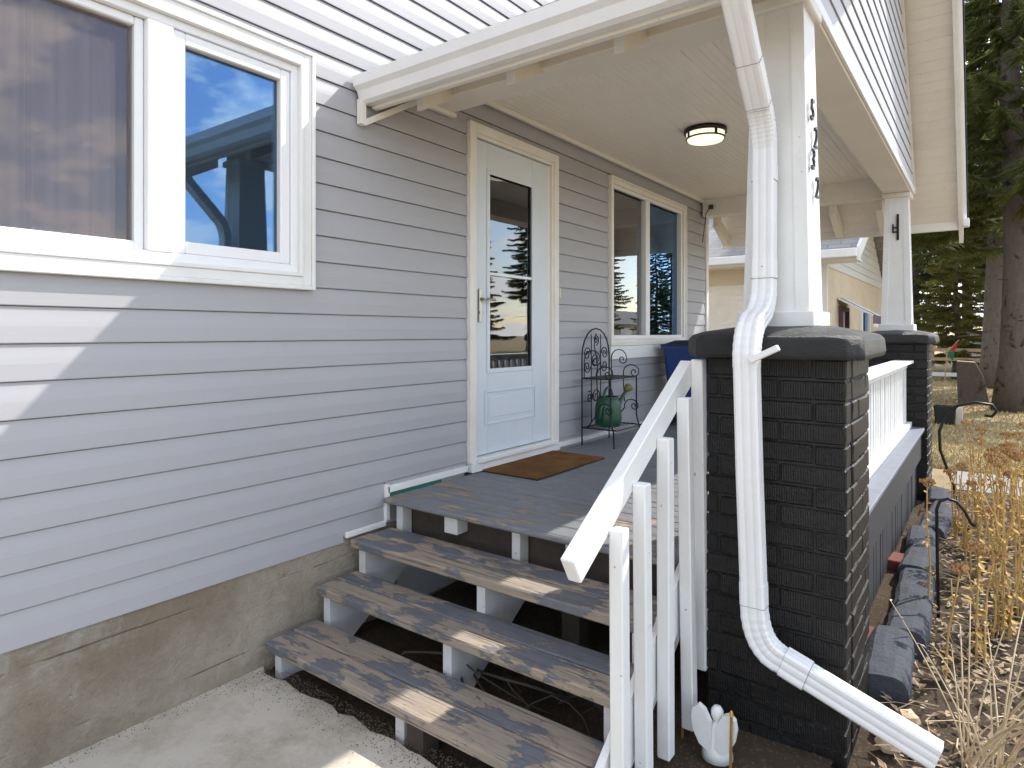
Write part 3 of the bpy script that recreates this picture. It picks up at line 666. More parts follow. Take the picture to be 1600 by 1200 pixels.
def text_mesh(body, size, extr, shear=0):
    cu = bpy.data.curves.new('t', 'FONT'); cu.body = body; cu.size = size; cu.extrude = extr; cu.align_x = 'CENTER'; cu.shear = shear; cu.offset = -.0010; cu.bevel_depth = .0006; cu.resolution_u = 4
    o = bpy.data.objects.new('t', cu); COL.objects.link(o); dg = bpy.context.evaluated_depsgraph_get(); me = bpy.data.meshes.new_from_object(o.evaluated_get(dg)); bpy.data.objects.remove(o); me.materials.clear(); me.materials.append(M['number_metal']); return me
for ch, y, z in (('5', 2.672, 2.320), ('2', 2.722, 2.225), ('3', 2.668, 2.128), ('2', 2.728, 2.03)):
    h = .118-(.118-.09)*(z-1.52)/(2.8-1.52)
    o = part('house_number', text_mesh(ch, .122, .004, .12), None, col1, loc=(1.915+h+.012, y, z)); o.rotation_euler = (R(90), 0, R(90)); o.scale = (.95, 1, 1)
cac = thing('cactus_ornament', 'dark metal cactus shaped ornament hung on the far column', 'ornament', (1.893, 6.86, 2.36))
part('silhouette', MB().box(1.896, 1.916, 6.855, 6.868, 2.36, 2.60, .003).box(1.862, 1.874, 6.855, 6.868, 2.43, 2.51, .003).box(1.874, 1.8955, 6.855, 6.868, 2.43, 2.443).box(1.874, 1.8955, 6.855, 6.868, 2.47, 2.482), 'dark_metal', cac)

# ================================================================== balustrade between the piers
bal = thing('balustrade', 'white slatted porch balustrade with flat top rail between the brick piers', 'balustrade', (1.97, 4.9, .66))
part('top_rail', MB().box(1.895, 2.045, 2.99, 6.70, 1.235, 1.262, .005), 'white_wood', bal)
part('sub_rail', MB().box(1.945, 1.995, 2.99, 6.70, 1.19, 1.2345, .003), 'white_wood', bal)
part('bottom_rail', MB().box(1.94, 2.03, 2.99, 6.70, .6695, .715, .004), 'white_wood', bal)
bm_ = raw('baluster', MB().box(-.02, .02, -.02, .02, .0, .474, .003), 'white_wood')
y = 3.06
while y < 6.66: part('baluster', bm_, None, bal, loc=(1.97+U(-.002, .002), y, .7155)); y += .115

# ================================================================== downspout
ds = thing('downspout', 'white ribbed metal downspout bending over the pier cap to the garden', 'downspout', (1.9, 2.4, .3))
pw, pd = .041, .031; prof = []
def rect_prof():
    pts = []; 
    for (ax, ay), (bx, by) in (((-pw, -pd), (pw, -pd)), ((pw, -pd), (pw, pd)), ((pw, pd), (-pw, pd)), ((-pw, pd), (-pw, -pd))):
        for k in range(8):
            f = .10+.80*k/7; x, y = ax+(bx-ax)*f, ay+(by-ay)*f; rib = .0022 if k in (2, 5) else 0
            n = Vector((x/pw if abs(x) > pw*.99 else 0, y/pd if abs(y) > pd*.99 else 0)); pts.append((x-n.x*rib, y-n.y*rib))
    return pts
prof = rect_prof()
def arc(p0, p1, p2, n):                                   # quadratic bend, returns points
    p0, p1, p2 = Vector(p0), Vector(p1), Vector(p2); return [p0*(1-t)**2+p1*2*t*(1-t)+p2*t*t for t in [i/n for i in range(n+1)]]
def pipe(name, pts, mat='white_metal', ripple=False, sc=1):
    scl = [sc*(1+(.035 if (ripple and i % 2 and 2 < i < len(pts)-3) else 0)) for i in range(len(pts))]
    return part(name, MB().sweep(prof, pts, (1, 0, 0), scales=scl), mat, ds)
A0, A1 = Vector((1.885, 2.16, 2.665)), Vector((1.885, 2.47, 2.345))
pipe('upper_run', [A0+(A1-A0)*t for t in (-.1, .3, .62)]); pipe('upper_run', [A0+(A1-A0)*t for t in (.60, .85, 1.0)], sc=1.03)
pipe('elbow', arc(A1, (1.885, 2.525, 2.30), (1.887, 2.535, 2.20), 18), ripple=True, sc=1.01)
pipe('column_run', [(1.887, 2.535, 2.205), (1.888, 2.53, 2.0), (1.888, 2.525, 1.68)]); pipe('joint_sleeve', [(1.887, 2.535, 2.14), (1.887, 2.533, 2.08)], sc=1.05); pipe('joint_sleeve', [(1.888, 2.526, 1.78), (1.888, 2.5255, 1.71)], sc=1.04)
pipe('elbow', arc((1.888, 2.525, 1.70), (1.888, 2.525, 1.60), (1.887, 2.43, 1.56), 12), ripple=True, sc=1.02)
pipe('elbow', arc((1.887, 2.43, 1.56), (1.884, 2.315, 1.53), (1.884, 2.322, 1.38), 18), ripple=True, sc=1.02)
pipe('pier_run', [(1.884, 2.322, 1.40), (1.893, 2.325, 1.0), (1.906, 2.335, .55)]); pipe('joint_sleeve', [(1.904, 2.334, .62), (1.906, 2.335, .54)], sc=1.045)
E1 = Vector((1.99, 2.335, .375)); E2 = Vector((2.45, 2.335, .215))
pipe('elbow', arc((1.906, 2.335, .55), (1.908, 2.335, .40), E1, 16), ripple=True, sc=1.02)
pipe('outlet_run', [E1, E1+(E2-E1)*.5, E2], sc=.98); pipe('joint_sleeve', [E1+(E2-E1)*.03, E1+(E2-E1)*.2], sc=1.08)
for c, d in ((A0+(A1-A0)*.60, A1-A0), (A1-(A1-A0)*.02, A1-A0), (Vector((1.8875, 2.535, 2.079)), Vector((0, 0, -1))), (Vector((1.888, 2.526, 1.709)), Vector((0, 0, -1))), (Vector((1.906, 2.335, .54)), Vector((.01, 0, -1))), (E1+(E2-E1)*.2, E2-E1), (E1+(E2-E1)*.028, E2-E1)):
    d = d.normalized(); pipe('seam', [c, c+d*.0022], 'seam', sc=1.055)
part('strap', MB().beam((1.905, 2.285, 1.405), (2.0, 2.29, 1.452), .03, .022, c=.003), 'white_wood', ds)
part('screw', MB().lathe([(0, .0), (.006, .0), (.006, .004), (0, .005)], (1.89, 2.497, 1.75), 8), 'steel', ds)

# ================================================================== things on the porch
ps = thing('plant_stand', 'black wrought iron plant stand with scrolls beside the door', 'plant stand', (.17, 4.5, .64))
def wire(pts, r=.0045, name='scroll'): part(name, MB().tube(pts, r, 6), 'dark_metal', ps)
def spiral(c, r0, turns, a0, plane='x', n=22, sgn=1):
    out = []
    for i in range(n+1):
        f = i/n; a = a0+sgn*turns*2*math.pi*f; r = r0*(1-.82*f); u, v = r*math.cos(a), r*math.sin(a)
        out.append((c[0], c[1]+u, c[2]+v) if plane == 'x' else (c[0]+u, c[1], c[2]+v))
    return out
xb, xf = .065, .31; ya, yb = 4.28, 4.72
arch = [(xb, ya, .64), (xb, ya, 1.32)] + [(xb, (ya+yb)/2-(yb-ya)/2*math.cos(math.pi*t/10), 1.32+.22*math.sin(math.pi*t/10)) for t in range(1, 10)] + [(xb, yb, 1.32), (xb, yb, .64)]
wire(arch, .006, 'back_frame')
for f in (.33, .67): wire([(xb, ya+(yb-ya)*f, .80), (xb, ya+(yb-ya)*f, 1.32+.2*math.sin(math.pi*f))], .004)
for c, r0, a0, sg in (((xb, 4.36, 1.34), .055, 0, 1), ((xb, 4.64, 1.34), .055, math.pi, -1), ((xb, 4.36, 1.24), .05, 0, -1), ((xb, 4.64, 1.24), .05, math.pi, 1), ((xb, 4.5, 1.45), .045, -1.5, 1), ((xb, 4.48, 1.28), .06, 0, 1), ((xb, 4.5, 1.0), .06, 0, 1), ((xb, 4.40, 1.0), .05, 2, -1)): wire(spiral(c, r0, 1.6, a0, 'x', 22, sg))
wire([(xb, 4.5, 1.50), (xb, 4.47, 1.4), (xb, 4.53, 1.25), (xb, 4.5, 1.16)])
for z, name in ((1.155, 'shelf'), (.775, 'shelf')):
    m = MB(); x_end = xf if z > 1 else xf+.05
    for a, b in (((xb, ya, z), (x_end, ya, z)), ((x_end, ya, z), (x_end, yb, z)), ((x_end, yb, z), (xb, yb, z)), ((xb, yb, z), (xb, ya, z))): m.tube([a, b], .005)
    for i in range(1, 9): m.tube([(xb+(x_end-xb)*i/9, ya, z), (xb+(x_end-xb)*i/9, yb, z)], .003, 5)
    part(name, m, 'dark_metal', ps)
for y in (ya, yb):
    wire([(xf, y, 1.155), (xf, y, .85), (xf+.025, y, .76), (xf+.03, y, .64)], .006, 'leg')
    wire([(xb+.02, y, 1.16), (xb+.02, y, 1.30)] + [(xb+.09-.07*math.cos(math.pi*t/6), y, 1.30+.07*math.sin(math.pi*t/6)) for t in range(1, 6)] + spiral((xb+.12, y, 1.29), .04, 1.1, 0, 'y', 14, -1))
    wire([(xb+.14, y, .95), (xb+.13, y, 1.12)] + [(xb+.2-.07*math.cos(math.pi*t/6), y, 1.19+.06*math.sin(math.pi*t/6)) for t in range(0, 6)] + spiral((xb+.225, y, 1.19), .04, 1.1, 0, 'y', 14, -1))
    wire([(xb+.05, y, .78), (xb+.14, y, .9)] + [(xb+.2-.06*math.cos(math.pi*t/6), y, .92+.05*math.sin(math.pi*t/6)) for t in range(0, 6)] + spiral((xb+.225, y, .92), .035, 1.1, 0, 'y', 14, -1))
wc = thing('watering_can', 'green plastic watering can on lower shelf of the plant stand', 'watering can', (.2, 4.47, .785))
bd = MB(); V = []; n = 20; prf = [(0, 0), (.085, 0), (.10, .012), (.105, .06), (.098, .16), (.082, .215), (.075, .22), (.07, .212), (0, .205)]
bd.lathe(prf, (.2, 4.45, .784), 24); part('body', bd, 'green_plastic', wc, True)
part('spout', MB().tube([(.2, 4.52, .85), (.205, 4.58, .90), (.215, 4.66, .99), (.225, 4.71, 1.04)], .018, 10, [1.5, 1.2, .85, .75]), 'green_plastic', wc, True)
part('rose', MB().tube([(.224, 4.705, 1.035), (.23, 4.74, 1.06), (.232, 4.748, 1.065)], .03, 14, [.55, 1.15, 1.2]), 'olive_plastic', wc, True)
part('handle', MB().tube([(.2, 4.50, .99)] + [(.2, 4.45+.07*math.cos(math.pi*t/8), .99+.09*math.sin(math.pi*t/8)) for t in range(1, 8)] + [(.2, 4.375, .97), (.2, 4.33, .92), (.2, 4.325, .87), (.2, 4.355, .83)], .011, 8), 'green_plastic', wc, True)
part('collar', MB().lathe([(.078, 0), (.083, .004), (.083, .012), (.076, .016)], (.2, 4.45, .995), 24), 'green_plastic', wc, True)
bn = thing('recycling_bin', 'blue plastic wheeled bin with dark lid under the porch window', 'bin', (.42, 5.97, .64))
def frustum(m, a, b, z0, z1, c=.02):
    (ax0, ax1, ay0, ay1), (bx0, bx1, by0, by1) = a, b
    def rg(x0, x1, y0, y1, z): return [(x0+c, y0, z), (x1-c, y0, z), (x1, y0+c, z), (x1, y1-c, z), (x1-c, y1, z), (x0+c, y1, z), (x0, y1-c, z), (x0, y0+c, z)]
    return m.add(rg(*a, z0)+rg(*b, z1), [tuple(range(7, -1, -1)), tuple(range(8, 16))]+[(i, (i+1) % 8, (i+1) % 8+8, i+8) for i in range(8)])
part('body', frustum(MB(), (.17, .60, 5.72, 6.17), (.12, .66, 5.66, 6.24), .66, 1.35, .04), 'blue_plastic', bn)
part('rim', frustum(MB(), (.10, .68, 5.64, 6.26), (.10, .68, 5.64, 6.26), 1.3505, 1.38, .04), 'blue_plastic', bn)
part('lid', frustum(frustum(MB(), (.10, .69, 5.63, 6.27), (.10, .69, 5.63, 6.27), 1.3805, 1.40, .04), (.12, .67, 5.66, 6.24), (.2, .6, 5.74, 6.16), 1.4005, 1.435, .04), 'blue_plastic_dark', bn)
for y in (5.70, 6.14): part('wheel', MB().prism([(.17+.1*math.cos(i*.524), .742+.1*math.sin(i*.524)) for i in range(12)], 'y', y, y+.05), 'black_plastic', bn)

# ================================================================== things at the foot of the pier
ag = thing('angel_figurine', 'white winged angel figurine at the foot of the black pier', 'figurine', (1.80, 2.26, .02))
part('body', MB().lathe([(0, 0), (.055, 0), (.05, .03), (.032, .09), (.02, .12), (.012, .128), (.022, .145), (.021, .165), (.012, .178), (0, .18)], (1.80, 2.26, .0), 16), 'white_figurine', ag, True)
for s in (-1, 1):
    m = MB(); pts = [(.003, .04), (.022, .035), (.05, .05), (.072, .09), (.08, .135), (.074, .168), (.055, .185), (.032, .172), (.012, .135)]
    pr = [(1.80+s*a, b) for a, b in pts]; m.prism(pr, 'y', 2.216, 2.240); part('wing', m, 'white_figurine', ag)
for i, (x, y, h, tx) in enumerate(((1.655, 2.30, .20, 'beside the balusters'), (1.865, 2.20, .19, 'right of the angel, under the downspout'))):
    g = thing('garden_stake', ('thin gold garden stake '+tx).replace('right of the angel, under', 'next to the angel figurine, below'), 'stake', (x, y, 0)); part('rod', MB().tube([(x, y, -.02), (x+.004, y, h)], .005), 'gold', g); part('tip', MB().lathe([(0, 0), (.008, .006), (.005, .02), (0, .026)], (x+.004, y, h), 8), 'gold', g)

# edging stones along the skirt
y = 2.98; i = 0; xs = 2.205
while y < 6.75:
    l = U(.44, .56); hh = .115+U(-.012, .012); m = MB(); nr = 9; cs = [(-.085, -.06), (-.088, .05), (-.082, hh-.03), (-.06, hh-.006), (-.02, hh), (.03, hh), (.062, hh-.008), (.084, hh-.035), (.09, .05), (.085, -.06)]; V = []
    for q in range(nr+1):
        f = q/nr; e = .97 if q in (0, nr) else 1; yy = (l-.006)*f
        for a, c in cs: V.append((a*e+.007*noise.noise(Vector((a*14, (y+yy)*9, c*14))), yy, c*(e if c > 0 else 1)+.006*noise.noise(Vector((a*12+7, (y+yy)*9, c*9)))))
    k10 = len(cs); m.add(V, [(q*k10+j, q*k10+j+1, (q+1)*k10+j+1, (q+1)*k10+j) for q in range(nr) for j in range(k10-1)] + [tuple(range(k10)), tuple(range(nr*k10+k10-1, nr*k10-1, -1))])
    o = part('edging_stone', m, 'edging_stone', loc=(xs+.025*math.sin(i*1.3)+.03, y, 0)); o.rotation_euler.z = U(-.05, .05)
    tag(o, 'grey blue edging stone in the row along the dark porch skirt', 'stone', 'edging stones'); y += l; i += 1
for i, (x, y, rz) in enumerate(((2.115, 3.45, 1.3), (2.11, 4.75, 1.5))):
    m = MB().box(-.1, .1, -.045, .045, .0, .065, .006); o = part('loose_brick', m, 'red_brick', loc=(x, y, .01)); o.rotation_euler.z = rz
    tag(o, 'loose red brick lying between the skirt and edging stones', 'brick', 'loose red bricks')
for i, (x, y) in enumerate(((2.27, 2.72), (2.29, 2.62), (2.33, 2.83))):
    m = MB().lathe([(0, -.02), (.03, -.012), (.042, .008), (.03, .03), (0, .036)], (0, 0, 0), 9); m.v = [(a*U(.8, 1.2), b*U(.8, 1.2), c*U(.8, 1.2)) for a, b, c in m.v]
    tag(part('pebble', m, 'pale_straw', loc=(x, y, .035)), 'small pale stone by the corner of the near pier', 'stone', 'pale stones by the pier')

# shepherd hooks
def hook(pts, r, label):
    h = thing('shepherd_hook', label, 'garden hook', pts[0], None); part('rod', MB().tube(pts, r, 7), 'dark_metal', h, True)
hk = [(2.36, 6.6, -.05), (2.345, 6.6, .2)] + [(2.29, 6.6, .36), (2.245, 6.6, .50), (2.238, 6.6, .66), (2.28, 6.6, .80), (2.37, 6.6, .89), (2.49, 6.6, .925), (2.60, 6.6, .91), (2.63, 6.6, .86), (2.60, 6.6, .815), (2.55, 6.6, .82)]
hook(hk, .012, 'tall black garden hook curving over, behind the dried flowers')
hk = [(2.36, 4.1, -.05), (2.355, 4.1, .3), (2.352, 4.1, .56), (2.365, 4.1, .605), (2.40, 4.1, .625), (2.44, 4.1, .615), (2.475, 4.1, .57), (2.50, 4.1, .515), (2.515, 4.1, .50)]
hook(hk, .008, 'short black garden hook standing among the dried flower stems')

# ================================================================== garden plants
def stem_pts(x, y, h, lean, a, n=6, droop=0):
    return [(x+lean*math.cos(a)*(i/n)**1.5*h, y+lean*math.sin(a)*(i/n)**1.5*h, h*(i/n)-droop*(i/n)**3*h) for i in range(n+1)]
def umbel(m, p, r):
    p = Vector(p)
    for i in range(46):
        a = U(0, 6.283); q = r*math.sqrt(U(0, 1)); c = p+Vector((q*math.cos(a), q*math.sin(a), U(-.006, .012)+.014*(1-q/r))); s = U(.004, .009)
        m.add([c+Vector((s, 0, 0)), c+Vector((-s*.6, s, 0)), c+Vector((-s*.6, -s, 0)), c+Vector((0, 0, s*1.6)), c+Vector((0, 0, -s*1.4))], [(0,1,3), (1,2,3), (2,0,3), (1,0,4), (2,1,4), (0,2,4)])
    for i in range(9):
        a = i*.7; m.tube([p-Vector((0, 0, r*.9)), p+Vector((r*.7*math.cos(a), r*.7*math.sin(a), -.004))], .0014, 4)
def leafq(m, c, s, a, tilt, curl=.3):
    c = Vector(c); d = Vector((math.cos(a), math.sin(a), tilt)).normalized(); sd = d.cross(Vector((0, 0, 1))).normalized(); up = sd.cross(d)
    m.add([c, c+d*s*.5+sd*s*.26+up*curl*s*.3, c+d*s, c+d*s*.5-sd*s*.26+up*curl*s*.3, c+d*s*.5-up*curl*s*.1], [(0, 1, 4), (1, 2, 4), (2, 3, 4), (3, 0, 4)])
def dried_plant(i, x, y, ns, h, label, group=None):
    t = thing('dried_plant', label, 'plant', (x, y, 0), group); ms, ml = MB(), MB()
    for s in range(ns):
        a = U(0, 6.283); bx, by = x+U(-.05, .05), y+U(-.05, .05); hh = h*U(.62, 1.0); hh *= 1.1; p = stem_pts(bx, by, hh, U(.03, .2), a)
        p = [(q[0]+U(-.006, .006), q[1]+U(-.006, .006), q[2]) for q in p]
        ms.tube(p, .0052, 5, [1.2, 1.1, 1, .9, .8, .7, .6])
        if U(0, 1) < .7 or ns == 1: mh = MB(); umbel(mh, p[-1], U(.026, .046)); part('flower_head', mh, 'flower_head', t)
        if U(0, 1) < .6:
            b = Vector(p[4]); e = b+Vector((U(-.09, .09), U(-.09, .09), hh*.2)); ms.tube([b, (b+e)/2+Vector((0, 0, -.01)), e], .0026, 4)
        for q in range(22):
            f = U(.08, .92)*6; j = int(f); b = Vector(p[j])*(1-f+j)+Vector(p[j+1])*(f-j); leafq(ml, b, U(.022, .055), U(0, 6.3), U(-1.2, .3))
    part('stems', ms, 'straw', t); part('leaves', ml, 'straw', t)
PL = [(2.62, 3.95, 7, .80), (2.74, 4.35, 7, .82), (2.50, 4.75, 6, .78), (2.86, 4.75, 6, .84), (2.62, 5.15, 6, .8), (2.42, 5.4, 5, .72), (2.95, 5.3, 6, .8), (2.74, 5.7, 6, .78), (2.50, 6.1, 5, .75), (3.05, 6.1, 5, .75), (2.85, 6.6, 5, .7), (3.0, 4.0, 6, .8), (2.55, 3.55, 3, .55), (3.2, 4.7, 5, .8), (2.66, 6.9, 4, .6)]
for i, (x, y, ns, h) in enumerate(PL): dried_plant(i, x, y, ns, h, 'clump of tall dried brown flower stems in the garden bed', 'dried flower clumps')
dried_plant(20, 2.34, 4.05, 1, .74, 'single dried flower stem leaning towards the porch ledge')
dried_plant(21, 2.40, 3.30, 1, .52, 'single short dried flower stem beside the edging stones')
# arching pale stems
gr = thing('dry_grass_clump', 'clump of pale arching dry stems by the downspout outlet', 'plant', (2.56, 2.62, 0)); m = MB()
for i in range(30):
    a = U(-.9, 2.6); h = U(.28, .56); p = stem_pts(2.56+U(-.06, .06), 2.62+U(-.07, .07), h, U(.2, .95), a, 9, U(.0, .32)); m.tube(p, .0032, 5, [1.2, 1.15, 1.1, 1, .95, .9, .8, .7, .6, .5])
    if i % 2 == 0:
        for q in range(4): leafq(m, p[-1-q // 2], U(.012, .022), U(0, 6.3), U(-1, 1))
part('stems', m, 'pale_straw', gr)
# leaf litter and fallen stalks
m = MB()
for i in range(7500):
    y = 1.2+6.2*random.random()**1.35; x = U(2.25, 4.4) if y > 2.4 else U(2.2, 4.0); z = .022+.045*noise.noise(Vector((x*2.6, y*2.6, 3.3)))+U(0, .022)
    leafq(m, (x, y, z), U(.018, .055), U(0, 6.3), U(-.35, .5), U(-.4, .8))
tag(part('leaf_litter', m, 'dry_leaf'), 'brown leaf litter covering the garden bed soil', 'leaf litter', kind='stuff')
m = MB()
for i in range(900):
    y = U(1.2, 6.5); x = U(2.3, 4.2); z = .03+.045*noise.noise(Vector((x*2.6, y*2.6, 3.3)))+U(0, .03); a = U(0, 6.3); l = U(.06, .28)
    m.tube([(x, y, z), (x+l*.5*math.cos(a), y+l*.5*math.sin(a), z+U(0, .03)), (x+l*math.cos(a+.2), y+l*math.sin(a+.2), z)], U(.0012, .003), 3)
tag(part('fallen_stalks', m, 'pale_straw'), 'fallen straw coloured stalks strewn over the garden bed', 'stalks', kind='stuff')
m = MB()
for i in range(42000):
    y = 8.7+22*random.random()**1.8; x = U(.5, 3.2+y*.18); a = U(0, 6.3); h = U(.02, .055); w = .004+.0005*y
    m.add([(x-w*math.cos(a), y-w*math.sin(a), -.03), (x+w*math.cos(a), y+w*math.sin(a), -.03), (x+U(-.03, .03), y+U(-.03, .03), -.03+h)], [(0, 1, 2)])
tag(part('lawn_grass', m, 'grass_blade'), 'short dry yellowed lawn grass beyond the walkway', 'grass', kind='stuff')

# ================================================================== trees
def spruce_meshes(H, rb, seed, z_low):
    random.seed(seed); tr = MB(); n = 14
    path = [(.05*math.sin(i*.7), .05*math.cos(i*.9), H*i/n) for i in range(n+1)]
    tr.tube(path, rb, 14, [1.35 if i == 0 else (1.02-.95*i/n) for i in range(n+1)])
    for i in range(36):                                    # dead stubs and thin bare limbs
        z = U(1.2, H*.7); a = U(0, 6.3); l = U(.3, 1.6); r0 = rb*(1-.9*z/H); b = Vector((math.cos(a)*r0, math.sin(a)*r0, z)); tr.tube([b*.98+Vector((0, 0, z*.02)), b+Vector((math.cos(a)*l*.6, math.sin(a)*l*.6, -.02*l)), b+Vector((math.cos(a+.2)*l, math.sin(a+.2)*l, -.12*l))], .014, 4, [1, .7, .3])
    cr = MB(); V = cr.v; F = cr.f; nb = 190
    for b in range(nb):
        f = (b+U(0, 1))/nb; z = z_low+(H-z_low)*f; L = (2.35*(1-f)**.75+.25)*U(.6, 1.12); a = b*2.399+U(-.3, .3); ca, sa = math.cos(a), math.sin(a)
        drp = U(.22, .42); pts = []
        for i in range(9):
            t_ = i/8; pts.append(Vector((ca*L*t_, sa*L*t_, z-drp*L*t_+.22*L*t_*t_+.03*math.sin(i*1.7+b))))
        tr.tube(pts[:7], .018*(1-f)+.006, 4, [1, .9, .8, .7, .55, .4, .3])
        nt = int(270*L/1.8)+30
        for k in range(nt):
            t_ = U(.12, 1)**.8; i = min(int(t_*8), 7); p = pts[i].lerp(pts[i+1], t_*8-i); sgn = random.choice((-1, 1)); tl = (.11+.34*(1-t_))*L/1.8*U(.4, 1.1)+.05
            ang = a+sgn*U(.5, 1.15); d = Vector((math.cos(ang), math.sin(ang), U(-.95, -.05))).normalized()
            for q in range(3):
                s0 = p+d*tl*(q/3)*1.0; e = s0+d*tl*.5+Vector((U(-.03, .03), U(-.03, .03), U(-.05, .01))); w = U(.009, .021)
                sd = d.cross(Vector((U(-.5, .5), U(-.5, .5), 1))).normalized()*w; base = len(V); mid = (s0+e)/2
                V += [tuple(s0), tuple(mid+sd), tuple(e), tuple(mid-sd)]; F.append((base, base+1, base+2, base+3))
    return raw('trunk', tr, 'bark', True), cr
T1t, c1 = spruce_meshes(15, .27, 3, 4.0); T1c = raw('crown', c1, 'needles')
T2t, c2 = spruce_meshes(11, .2, 5, 1.2); T2c = raw('crown', c2, 'needles'); T2y = raw('crown', c2, 'needles_yellow')
random.seed(11)
def tree(x, y, kind, rz, sc, label, group='spruce trees beyond the porch'):
    t = thing('spruce_tree', label, 'tree', (x, y, -.05), group); t.rotation_euler.z = rz; t.scale = (sc, sc, sc)
    for nm, me in (('trunk', (T1t, T2t, T2t)[kind]), ('crown', (T1c, T2c, T2y)[kind])):
        o = bpy.data.objects.new(nm, me); COL.objects.link(o); o.parent = t
    return t
tree(2.98, 16.0, 0, .3, 1.0, 'tall spruce with a thick knotty bare trunk near the walkway')
tree(2.72, 22.5, 0, 2.0, 1.0, 'tall spruce with brown trunk standing behind the split log seat')
tree(.9, 18.5, 0, 4.2, .95, 'tall spruce rising behind the far porch column', )
tree(1.75, 26.0, 2, 1.0, .62, 'small yellow green evergreen catching the sun behind the porch pier', None)
for i, (x, y, k_, rz, sc) in enumerate(((4.9, 31, 1, .5, 1.1), (7.8, 35, 0, 3.3, 1.0), (.2, 31, 1, 5.1, 1.1), (3.2, 34, 0, 2.7, 1.05), (-1.5, 40, 0, 1.4, 1.1), (1.6, 44, 0, .2, 1.1), (5, 42, 0, 4.4, 1.1), (8.6, 38, 0, 1.9, 1.0))): tree(x, y, k_, rz, sc, 'dark evergreen in the dense stand at the back of the lawn', 'evergreens at the back')
for i, (x, y, k_, rz, sc) in enumerate(((28, 36, 1, 5.1, 1.2), (31, 48, 0, 2., 1.2), (30, 58, 1, 3., 1.3), (33, 66, 0, 3., 1.2), (31, 76, 1, .4, 1.3), (34, 88, 0, 1.2, 1.2), (33, 104, 1, 4.2, 1.4))): tree(x, y, k_, rz, sc, 'spruce across the street, seen only as a window reflection', 'spruces across the street')
hb = thing('bungalow', 'pale bungalow across the street, seen only as a window reflection', 'house', (38, 80, 0))
part('wall', MB().box(36, 43, 72, 88, -.1, 2.8), 'stucco_light', hb); part('roof', MB().prism([(35.4, 2.7), (39.5, 4.7), (43.6, 2.7), (39.5, 4.5)], 'y', 71.4, 88.6), 'shingle', hb); part('window', MB().box(35.95, 36.0, 76, 79, 1, 2.2), 'glass', hb)

# log seat, fence, flag, small box
lg = thing('log_seat', 'upright split log stump leaning beside the spruce trunk', 'log', (2.4, 17.3, 0))
m = MB().prism([(2.05, -.1), (2.62, -.1), (2.50, .55), (2.36, .86), (2.02, .88)], 'y', 17.1, 17.5); part('block', m, 'bark', lg); part('cut_face', MB().prism([(2.03, .881), (2.35, .861), (2.35, .875), (2.03, .895)], 'y', 17.12, 17.48), 'raw_wood', lg)
fn = thing('rail_fence', 'low wooden rail fence across the end of the lawn', 'fence', (2.5, 25, 0))
for z in (.62, .92): part('rail', MB().box(.9, 6.2, 24.95, 25.05, z, z+.10), 'raw_wood', fn)
for x in (1.05, 2.9, 4.7, 6.0): part('post', MB().box(x, x+.12, 25.06, 25.18, -.1, 1.1), 'raw_wood', fn)
part('kerb_rail', MB().box(.9, 6.2, 24.9, 25.0, .12, .24), 'awning_white', fn)
fl = thing('garden_flag', 'small red and green garden flag on a stick by the fence', 'flag', (1.62, 24, 0))
part('stick', MB().tube([(1.5, 24, -.05), (1.56, 24, .9), (1.86, 24, 1.30)], .018), 'raw_wood', fl); part('cloth', MB().prism([(1.58, .93), (1.85, 1.28), (1.78, .98)], 'y', 23.985, 23.999), 'red_cloth', fl); part('cloth', MB().prism([(1.57, .92), (1.77, .97), (1.72, .66), (1.66, .70)], 'y', 23.985, 23.999), 'green_cloth', fl)
bx = thing('planter_box', 'small black planter box on the lawn past the far pier', 'planter', (2.02, 13.1, 0)); part('tub', frustum(MB(), (1.86, 2.12, 13.0, 13.25), (1.83, 2.15, 12.97, 13.28), -.03, .27), 'black_plastic', bx); part('slab', MB().box(2.14, 2.24, 13.0, 13.2, -.03, .26, .01), 'concrete', bx)
gb = MB()
for i in range(10): pass
sh = thing('white_shed', 'white van sized shed glimpsed beyond the fence', 'shed', (2.9, 33, 0)); part('wall', MB().box(1.7, 3.2, 31, 33, -.1, 1.5), 'awning_white', sh); part('roof', MB().box(1.6, 3.3, 30.9, 33.1, 1.5, 1.6), 'shingle', sh)

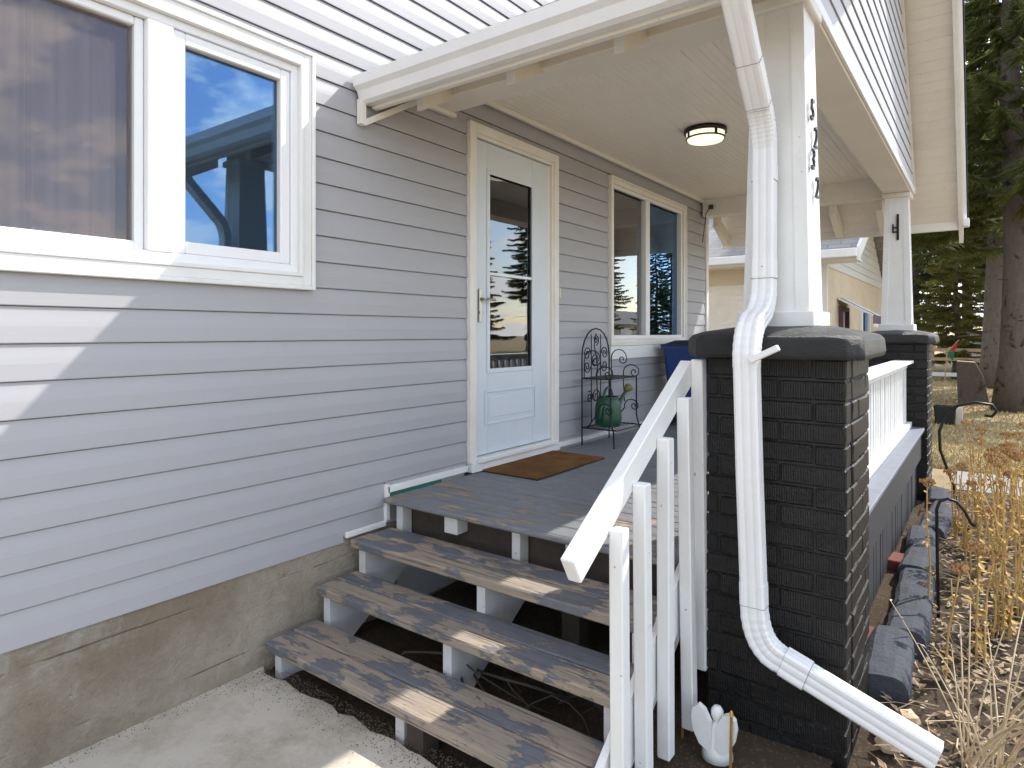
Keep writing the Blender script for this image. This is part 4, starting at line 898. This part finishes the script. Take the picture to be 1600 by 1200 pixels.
# ================================================================== neighbour's house
nh = thing('neighbour_house', 'beige stucco bungalow with grey shingle roof beyond the porch', 'house', (-3, 14, 0))
part('wall', MB().box(-9, .53, 11, 17.6, -.1, 2.72), 'stucco_light', nh)
part('gable_panel', MB().box(.531, .545, 11.0, 17.6, -.1, 2.55), 'stucco_tan', nh)
part('reflected_light_band', MB().box(-9, .531, 10.985, 10.999, 2.32, 2.70), 'stucco_tan', nh)  # golden reflected light along the wall top, put in as a tan strip
part('corner_board', MB().box(.44, .56, 10.97, 11.03, -.1, 2.6), 'awning_white', nh)
ridge = 4.55
for k in range(14):
    z0 = 2.55+k*.14; a = 11.0+max(0, (z0-2.62))/(ridge-2.62)*3.3; b = 17.6-max(0, (z0-2.62))/(ridge-2.62)*3.3
    if b-a > .2: part('siding_board', MB().prism([(.53, z0), (.565, z0), (.548, z0+.142), (.53, z0+.142)], 'y', a, b), 'neighbour_siding', nh)
rf = part('roof', MB().prism([(10.45, 2.62), (14.3, ridge+.02), (18.15, 2.62), (18.15, 2.74), (14.3, ridge+.18), (10.45, 2.74)], 'x', -9.5, 1.05), 'shingle', nh)
part('gutter', MB().box(-9.5, 1.06, 10.33, 10.449, 2.61, 2.735, .01), 'white_metal', rf)
part('barge_board', MB().prism([(10.4, 2.56), (14.3, ridge-.05), (14.3, ridge+.19), (10.4, 2.76)], 'x', 1.051, 1.09), 'white_trim', rf)
part('soffit', MB().box(-9.5, 1.045, 10.46, 11.0, 2.585, 2.612), 'cream_trim', nh)
nw = part('window', frame_ring(MB(), 12.0, 12.75, .75, 1.95, .07, .546, .60), 'purple_paint', nh); part('pane', MB().box(.55, .555, 12.07, 12.68, .82, 1.88), 'glass_coated', nw); part('mullion', MB().box(.556, .58, 12.35, 12.40, .82, 1.88), 'awning_white', nw); part('panel', MB().box(.546, .59, 12.0, 12.75, .1, .74), 'purple_paint', nw)
nw = part('window', frame_ring(MB(), 14.2, 15.3, .6, 2.0, .08, .546, .60), 'awning_white', nh); part('pane', MB().box(.55, .555, 14.28, 15.22, .68, 1.92), 'glass_coated', nw)
aw = part('awning', MB().prism([(.56, 2.1), (1.08, 1.80), (1.08, 1.78), (.56, 2.07)], 'y', 11.85, 12.95), 'awning_white', nh)
part('stripe', MB().prism([(.56, 2.106), (1.08, 1.806), (1.08, 1.801), (.56, 2.101)], 'y', 12.1, 12.3), 'purple_paint', aw); part('valance', MB().box(1.081, 1.09, 11.85, 12.95, 1.66, 1.80), 'purple_paint', aw)
for j in range(6): part('scallop', MB().prism([(11.85+j*.1833, 1.66), (12.033+j*.1833, 1.66), (11.99+j*.1833, 1.61), (11.94+j*.1833, 1.595), (11.89+j*.1833, 1.61)], 'x', 1.082, 1.089), 'awning_white', aw)
